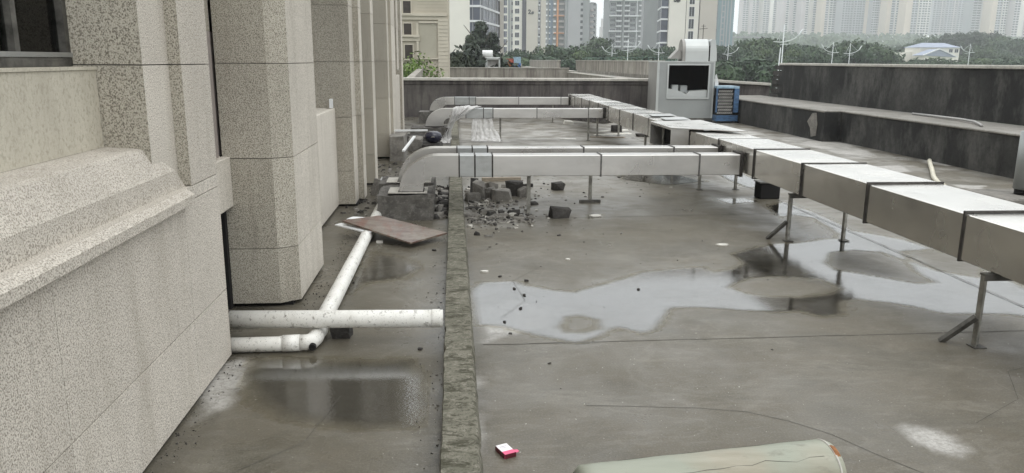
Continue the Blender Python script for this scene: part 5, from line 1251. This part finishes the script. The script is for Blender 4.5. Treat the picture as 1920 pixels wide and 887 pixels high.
for z in zs:
    xk = X(1239, Y)
    q = MB(); q.prism([(xh - .01, Y + .6), (xk, Y + .6), (xg, YR), (xg + .7, YR + .4), (xk + .7, Y + 2.2), (xh - .01, Y + 2.2)], z - .2, z + .2); q.build('floor_band', M['bslab'], T)
    q = MB(); q.prism([(xh - .01, Y + .9), (xk + .1, Y + .9), (xg + .12, YR + .2), (xg + .6, YR + .4), (xk + .6, Y + 2.1), (xh - .01, Y + 2.1)], z + .201, z + 2.74); q.build('glazing', M['pane_blue'], T)
    q = MB(); q.bar((xk + .08, Y + .85, z + .2), (xk + .08, Y + .85, z + 2.7), .12); q.build('mullion', M['bgrey2'], T)
zs2 = zlist(27.5, Y, 3.05, 41, -4)
p = window_proto(1.3, 2.35, 'bslab', 'pane', 1); place_windows(T, p, X(1297, Y, 30), Y + .2, zs2); bpy.data.objects.remove(p)
p = window_proto(.62, 2.3, 'bslab', 'pane_blue', 0); place_windows(T, p, X(1344.5, Y, 30), Y + 1.4, zs2); bpy.data.objects.remove(p)
text(T, '3', 1263, 3, Y, 2.1, .06); text(T, '#', 1269.5, 3, Y, 1.3, .06)
# --- tower E blue glass
Y = 420.
T = thing('blue_glass_tower', 'hazy blue green glass tower right of the cream tower', 'building')
add(T, 'wall', M['bteal'], (X(1347, Y), X(1374, Y), Y, Y + 18, -6, 88)); 
for px_ in (1350, 1356, 1361, 1367): add(T, 'fin', M['bgrey2'], (X(px_, Y), X(px_, Y) + .5, Y - .4, Y - .001, -6, 88))
zs = zlist(30, Y, 3.0, 86, 0); slab_part(T, 'spandrel', M['bgrey2'], X(1350, Y), X(1356, Y), Y - .005, zs, .6, .2)
# --- far cluster
def far_tower(px0, px1, ybase, Y, cols, label, rows_m, wins):
    T = thing('apartment_tower', label, 'apartment block', group=None); zt = at(1600, -35, Y).z; zb = at(1600, ybase, Y).z - 14
    xa, xb = X(px0, Y, 30), X(px1, Y, 30); n_ = len(cols); W_ = (xb - xa) / n_; q = MB(); q2 = MB()
    for i, c_ in enumerate(cols):
        o_ = (i % 2) * 1.4; add(T, 'bay', M[c_], (xa + i * W_ + .01, xa + (i + 1) * W_ - .01, Y + o_, Y + 18, zb, zt))
        if i in wins:
            z = zb + 4; k_ = max(1, int(W_ / 3.4))
            while z < zt - 3:
                for k in range(k_):
                    cx_ = xa + i * W_ + W_ * (k + .5) / k_; w_ = W_ / k_ * .34
                    q.box(cx_ - w_, cx_ + w_, Y + o_ - .08, Y + o_ - .003, z, z + 1.9)
                q2.box(xa + i * W_ + .3, xa + (i + 1) * W_ - .3, Y + o_ - .5, Y + o_ - .004, z - .75, z - .35)
                z += 3.05
    if q.v: o = q.build('window_rows', M['pane'], T, fix=False); o['kind'] = 'stuff'
    if q2.v: o = q2.build('floor_slabs', M[rows_m], T, fix=False); o['kind'] = 'stuff'
cl = [(1392, 1428, 58, 1200, ['bpink', 'bb', 'bpink', 'bw', 'bpink', 'bb'], 'leftmost hazy apartment block of the far row', 'bslab', (0, 1, 3, 4)),
      (1430, 1462, 56, 1190, ['bb', 'bpink', 'bw', 'bpink', 'bb'], 'second hazy apartment block from the left in the far row', 'bslab', (0, 1, 3, 4)),
      (1466, 1500, 56, 1100, ['bpink', 'bw', 'bpink', 'bw', 'bpink'], 'pinkish hazy block behind the big curved lamp', 'bslab', (1, 3)),
      (1502, 1538, 62, 1080, ['bpink', 'bw', 'bb', 'bpink', 'bw'], 'white and pink block right of the curved lamp', 'bslab', (1, 3)),
      (1540, 1574, 50, 1060, ['bpeach', 'bpink', 'bw', 'bpink', 'bgrey2'], 'block with a cream edge bay left of the grey one', 'bslab', (1, 2, 3)),
      (1578, 1632, 48, 1040, ['bgrey2', 'bgrey', 'bgrey2', 'bgrey', 'bpeach'], 'blue grey block with close window lines and a peach bay', 'bgrey2', (0, 1, 2, 3)),
      (1634, 1662, 46, 1030, ['bgrey2', 'bpink', 'bgrey2'], 'mauve grey block between two peach bays', 'bslab', (0, 1, 2)),
      (1662, 1694, 48, 1010, ['bpeach', 'bgrey2', 'bw', 'bw'], 'peach and white block left of the tall peach bay', 'bslab', (1, 2, 3)),
      (1697, 1745, 48, 990, ['bpeach', 'bgrey2', 'bw', 'bw'], 'peach block with white balconies beside it', 'bslab', (1, 2, 3)),
      (1748, 1818, 46, 1150, ['bgrey2', 'bpink', 'bgrey2', 'bpink', 'bgrey2', 'bgrey2'], 'wide flat grey block behind the others', 'bgrey2', (0, 1, 2, 3, 4, 5)),
      (1822, 1858, 46, 980, ['bgrey', 'bpink', 'bw', 'bgrey2'], 'grey and pink block left of the last peach bay', 'bslab', (0, 1, 2)),
      (1858, 1898, 46, 960, ['bpeach', 'bgrey2', 'bw', 'bpink'], 'block with a wide peach bay near the right edge', 'bslab', (1, 2, 3)),
      (1900, 1945, 48, 950, ['bpink', 'bw', 'bpink', 'bb'], 'last hazy block at the right edge', 'bslab', (0, 2))]
for a in cl: far_tower(*a)
# elevated road/hill line
T = thing('viaduct', 'faint pale viaduct line across the misty hill', 'bridge'); Y = 520.; add(T, 'deck', M['bgrey2'], (X(1345, Y), X(1440, Y), Y, Y + 8, at(1400, 71, Y).z, at(1400, 68.5, Y).z))
for px_ in (1352, 1375, 1400, 1425): add(T, 'pillar', M['bgrey2'], (X(px_, Y), X(px_, Y) + 1.5, Y + 2, Y + 5, -6, at(1400, 71, Y).z - .01))
# house with blue roof
Y = 285.
T = thing('blue_roofed_house', 'low pale house with a hipped blue grey metal roof among trees', 'house')
xa, xb = X(1725, Y, 95), X(1799, Y, 95); z1 = at(1760, 89, Y).z; z2 = at(1760, 80, Y).z
add(T, 'wall', M['bw'], (xa, xb, Y, Y + 10, -6, z1)); q = MB(); q.add([(xa - .5, Y - .6, z1), (xb + .5, Y - .6, z1), (xb + .5, Y + 10.5, z1), (xa - .5, Y + 10.5, z1), (xa + 3, Y + 4.5, z2), (xb - 3.5, Y + 4.5, z2)], [(0, 1, 5, 4), (1, 2, 5), (2, 3, 4, 5), (3, 0, 4), (3, 2, 1, 0)]); q.build('roof', M['broof'], T)
q = MB(); z3 = at(1760, 104, Y - 6).z; xm = X(1755, Y - 6, 95); q.add([(xm - 6, Y - 8, z3), (xm, Y - 8, z3 + 2.2), (xm + 7, Y - 8, z3 - .6), (xm - 6, Y - 1, z3), (xm, Y - 1, z3 + 2.2), (xm + 7, Y - 1, z3 - .6)], [(0, 1, 4, 3), (1, 2, 5, 4), (0, 2, 1), (3, 4, 5), (0, 3, 5, 2)]); q.build('porch_roof', M['broof'], T)
q = MB(); q.bar((xm - 6, Y - 8.1, z3), (xm, Y - 8.1, z3 + 2.3), .35); q.bar((xm, Y - 8.1, z3 + 2.3), (xm + 7, Y - 8.1, z3 - .5), .35); q.build('barge_board', M['bslab'], T)
add(T, 'wall', M['bw'], (xm - 5, xm + 5.5, Y - 7.5, Y - .5, -6, z3))
p = window_proto(1.4, 1.2, 'bslab', 'pane', 1); place_windows(T, p, xb - 3.4, Y - .05, [z1 - 1.8]); place_windows(T, p, xb - 1.2, Y - .05, [z1 - 1.8]); bpy.data.objects.remove(p)
T = thing('long_low_building', 'long low pale building left of the blue roofed house', 'building'); Y = 290.
add(T, 'wall', M['bw'], (X(1650, Y), X(1740, Y), Y, Y + 6, -6, at(1690, 98, Y).z)); add(T, 'front_wing', M['bw'], (X(1609, Y - 8), X(1690, Y - 8), Y - 8, Y - 2, -6, at(1650, 105, Y - 8).z)); add(T, 'roof_edge', M['bslab'], (X(1608, Y - 8), X(1691, Y - 8), Y - 8.3, Y - 1.7, at(1650, 105, Y - 8).z + .01, at(1650, 104, Y - 8).z))
T = thing('brick_wall', 'reddish low wall behind the bushes by the broken parapet', 'wall'); Y = 140.
add(T, 'wall', M['clay'], (X(1408, Y), X(1450, Y), Y, Y + 1, -6, at(1430, 128, Y).z)); add(T, 'coping', M['bb'], (X(1407, Y), X(1451, Y), Y - .1, Y + 1.1, at(1430, 128, Y).z + .01, at(1430, 127, Y).z))
# parked cars by the road, far
def far_car(px_, py_, Y, mat, label):
    T = thing('parked_car', label, 'car', (at(px_, py_, Y).x, Y, -5.98)); q = MB()
    q.prism([(-2.2, .35), (2.2, .35), (2.25, .8), (1.4, .95), (.7, 1.45), (-1.0, 1.45), (-1.7, .95), (-2.2, .9)], -.85, .85, 'y'); q.build('body', mat, T)
    q = MB(); q.prism([(1.25, .97), (.66, 1.40), (-.95, 1.40), (-1.5, .97)], -.87, .87, 'y'); q.build('window', M['pane'], T)
    for x in (-1.4, 1.4):
        for y_ in (-.8, .8): q = MB(); q.tube([(x, y_ - .1, .32), (x, y_ + .1, .32)], .32, 14); q.build('wheel', M['black'], T)
# green netting fence on the far parapets
T = thing('netting_fence', 'low green netting fence above the streaky far parapets', 'fence')
for k in range(24): q = MB(); yy = 36 + k * 1.5; q.bar((11.5, yy, .9), (11.5, yy, 1.92), .02); q.build('post', M['net'], T)
for z in (1.7, 1.9): q = MB(); q.bar((11.5, 36, z), (11.5, 71, z), .02); q.build('rail', M['net'], T)
b = MB(); b.box(11.2, 11.8, 34, 72, -6, .9); b.build('footing', M['wall_pale'], T)

# ------------------------------------------------------------------ street lamps
def lamp(px_, ytop, Y, flip, label, big=False):
    p = at(px_, ytop, Y); h_ = p.z + 6; s_ = 1 if not flip else -1
    T = thing('street_lamp', label, 'street lamp', (p.x, Y, -6), 0, 'white curved arm street lamps')
    k_ = .70
    q = MB(); q.tube([(0, 0, 0), (0, 0, h_)], .085, 10, r1=.035); 
    if big: q.tube([(-.35, .2, 0), (-.12, .2, h_ - 2)], .10, 8, r1=.05)
    q.build('pole', M['lamp_white'], T, smooth=True)
    az = h_ - 1.5
    pts = [(s_ * x * k_, 0, az + z * k_) for x, z in ((-1.3, .02), (-.5, -.05), (0, 0), (.8, .15), (1.5, .45), (1.85, .7))]
    q = MB(); q.tube(pts, .04, 8); q.tube([(-s_ * 0.2, .2, az - .25), (s_ * .75, .2, az - .18)], .028, 8); q.build('arm', M['lamp_white'], T, smooth=True)
    q = MB(); q.tube([(s_ * 1.25, 0, az + .45), (s_ * 1.5, 0, az + .68), (s_ * 1.62, 0, az + .95), (s_ * 1.82, 0, az + 1.15)], [.04, .085, .08, .03], 10); q.build('lamp_head', M['lamp_white'], T, smooth=True)
    q = MB(); q.bar((0, 0, h_ - .1), (s_ * 1.2, 0, az + .4), .03); q.bar((0, 0, h_ - .1), (-s_ * .65, 0, az), .026); q.build('stay', M['lamp_white'], T)
lamp(1471, 47, 72, False, 'big nearest curved lamp above the right parapet', True)
lamp(1148, 83, 135, True, 'leftmost curved lamp above the far streaky parapet')
lamp(1178, 74, 112, False, 'second curved lamp from the left with its arm to the right')
lamp(1236, 80, 120, True, 'third curved lamp just left of the extractor')
lamp(1366, 84, 130, False, 'curved lamp just right of the extractor fan')
lamp(1563, 79, 115, True, 'left one of the two small lamps above the right parapet')
lamp(1595, 81, 115, False, 'right one of the two small lamps above the right parapet')
lamp(1820, 82, 135, True, 'small lamp in front of the blue roofed house')

# ------------------------------------------------------------------ haze
q = MB(); q.box(-1200, 1300, -40, 1300, -7.5, 150)
m = bpy.data.materials.new('haze'); m.use_nodes = True; t = m.node_tree; t.nodes.clear(); o_ = t.nodes.new("ShaderNodeOutputMaterial"); v_ = t.nodes.new("ShaderNodeVolumePrincipled")
v_.inputs['Density'].default_value = .00050; v_.inputs['Color'].default_value = (.93, .965, .99, 1); v_.inputs['Anisotropy'].default_value = .2; t.links.new(v_.outputs[0], o_.inputs['Volume'])
hz = q.build('haze', m); tag(hz, None, None, None, 'stuff')
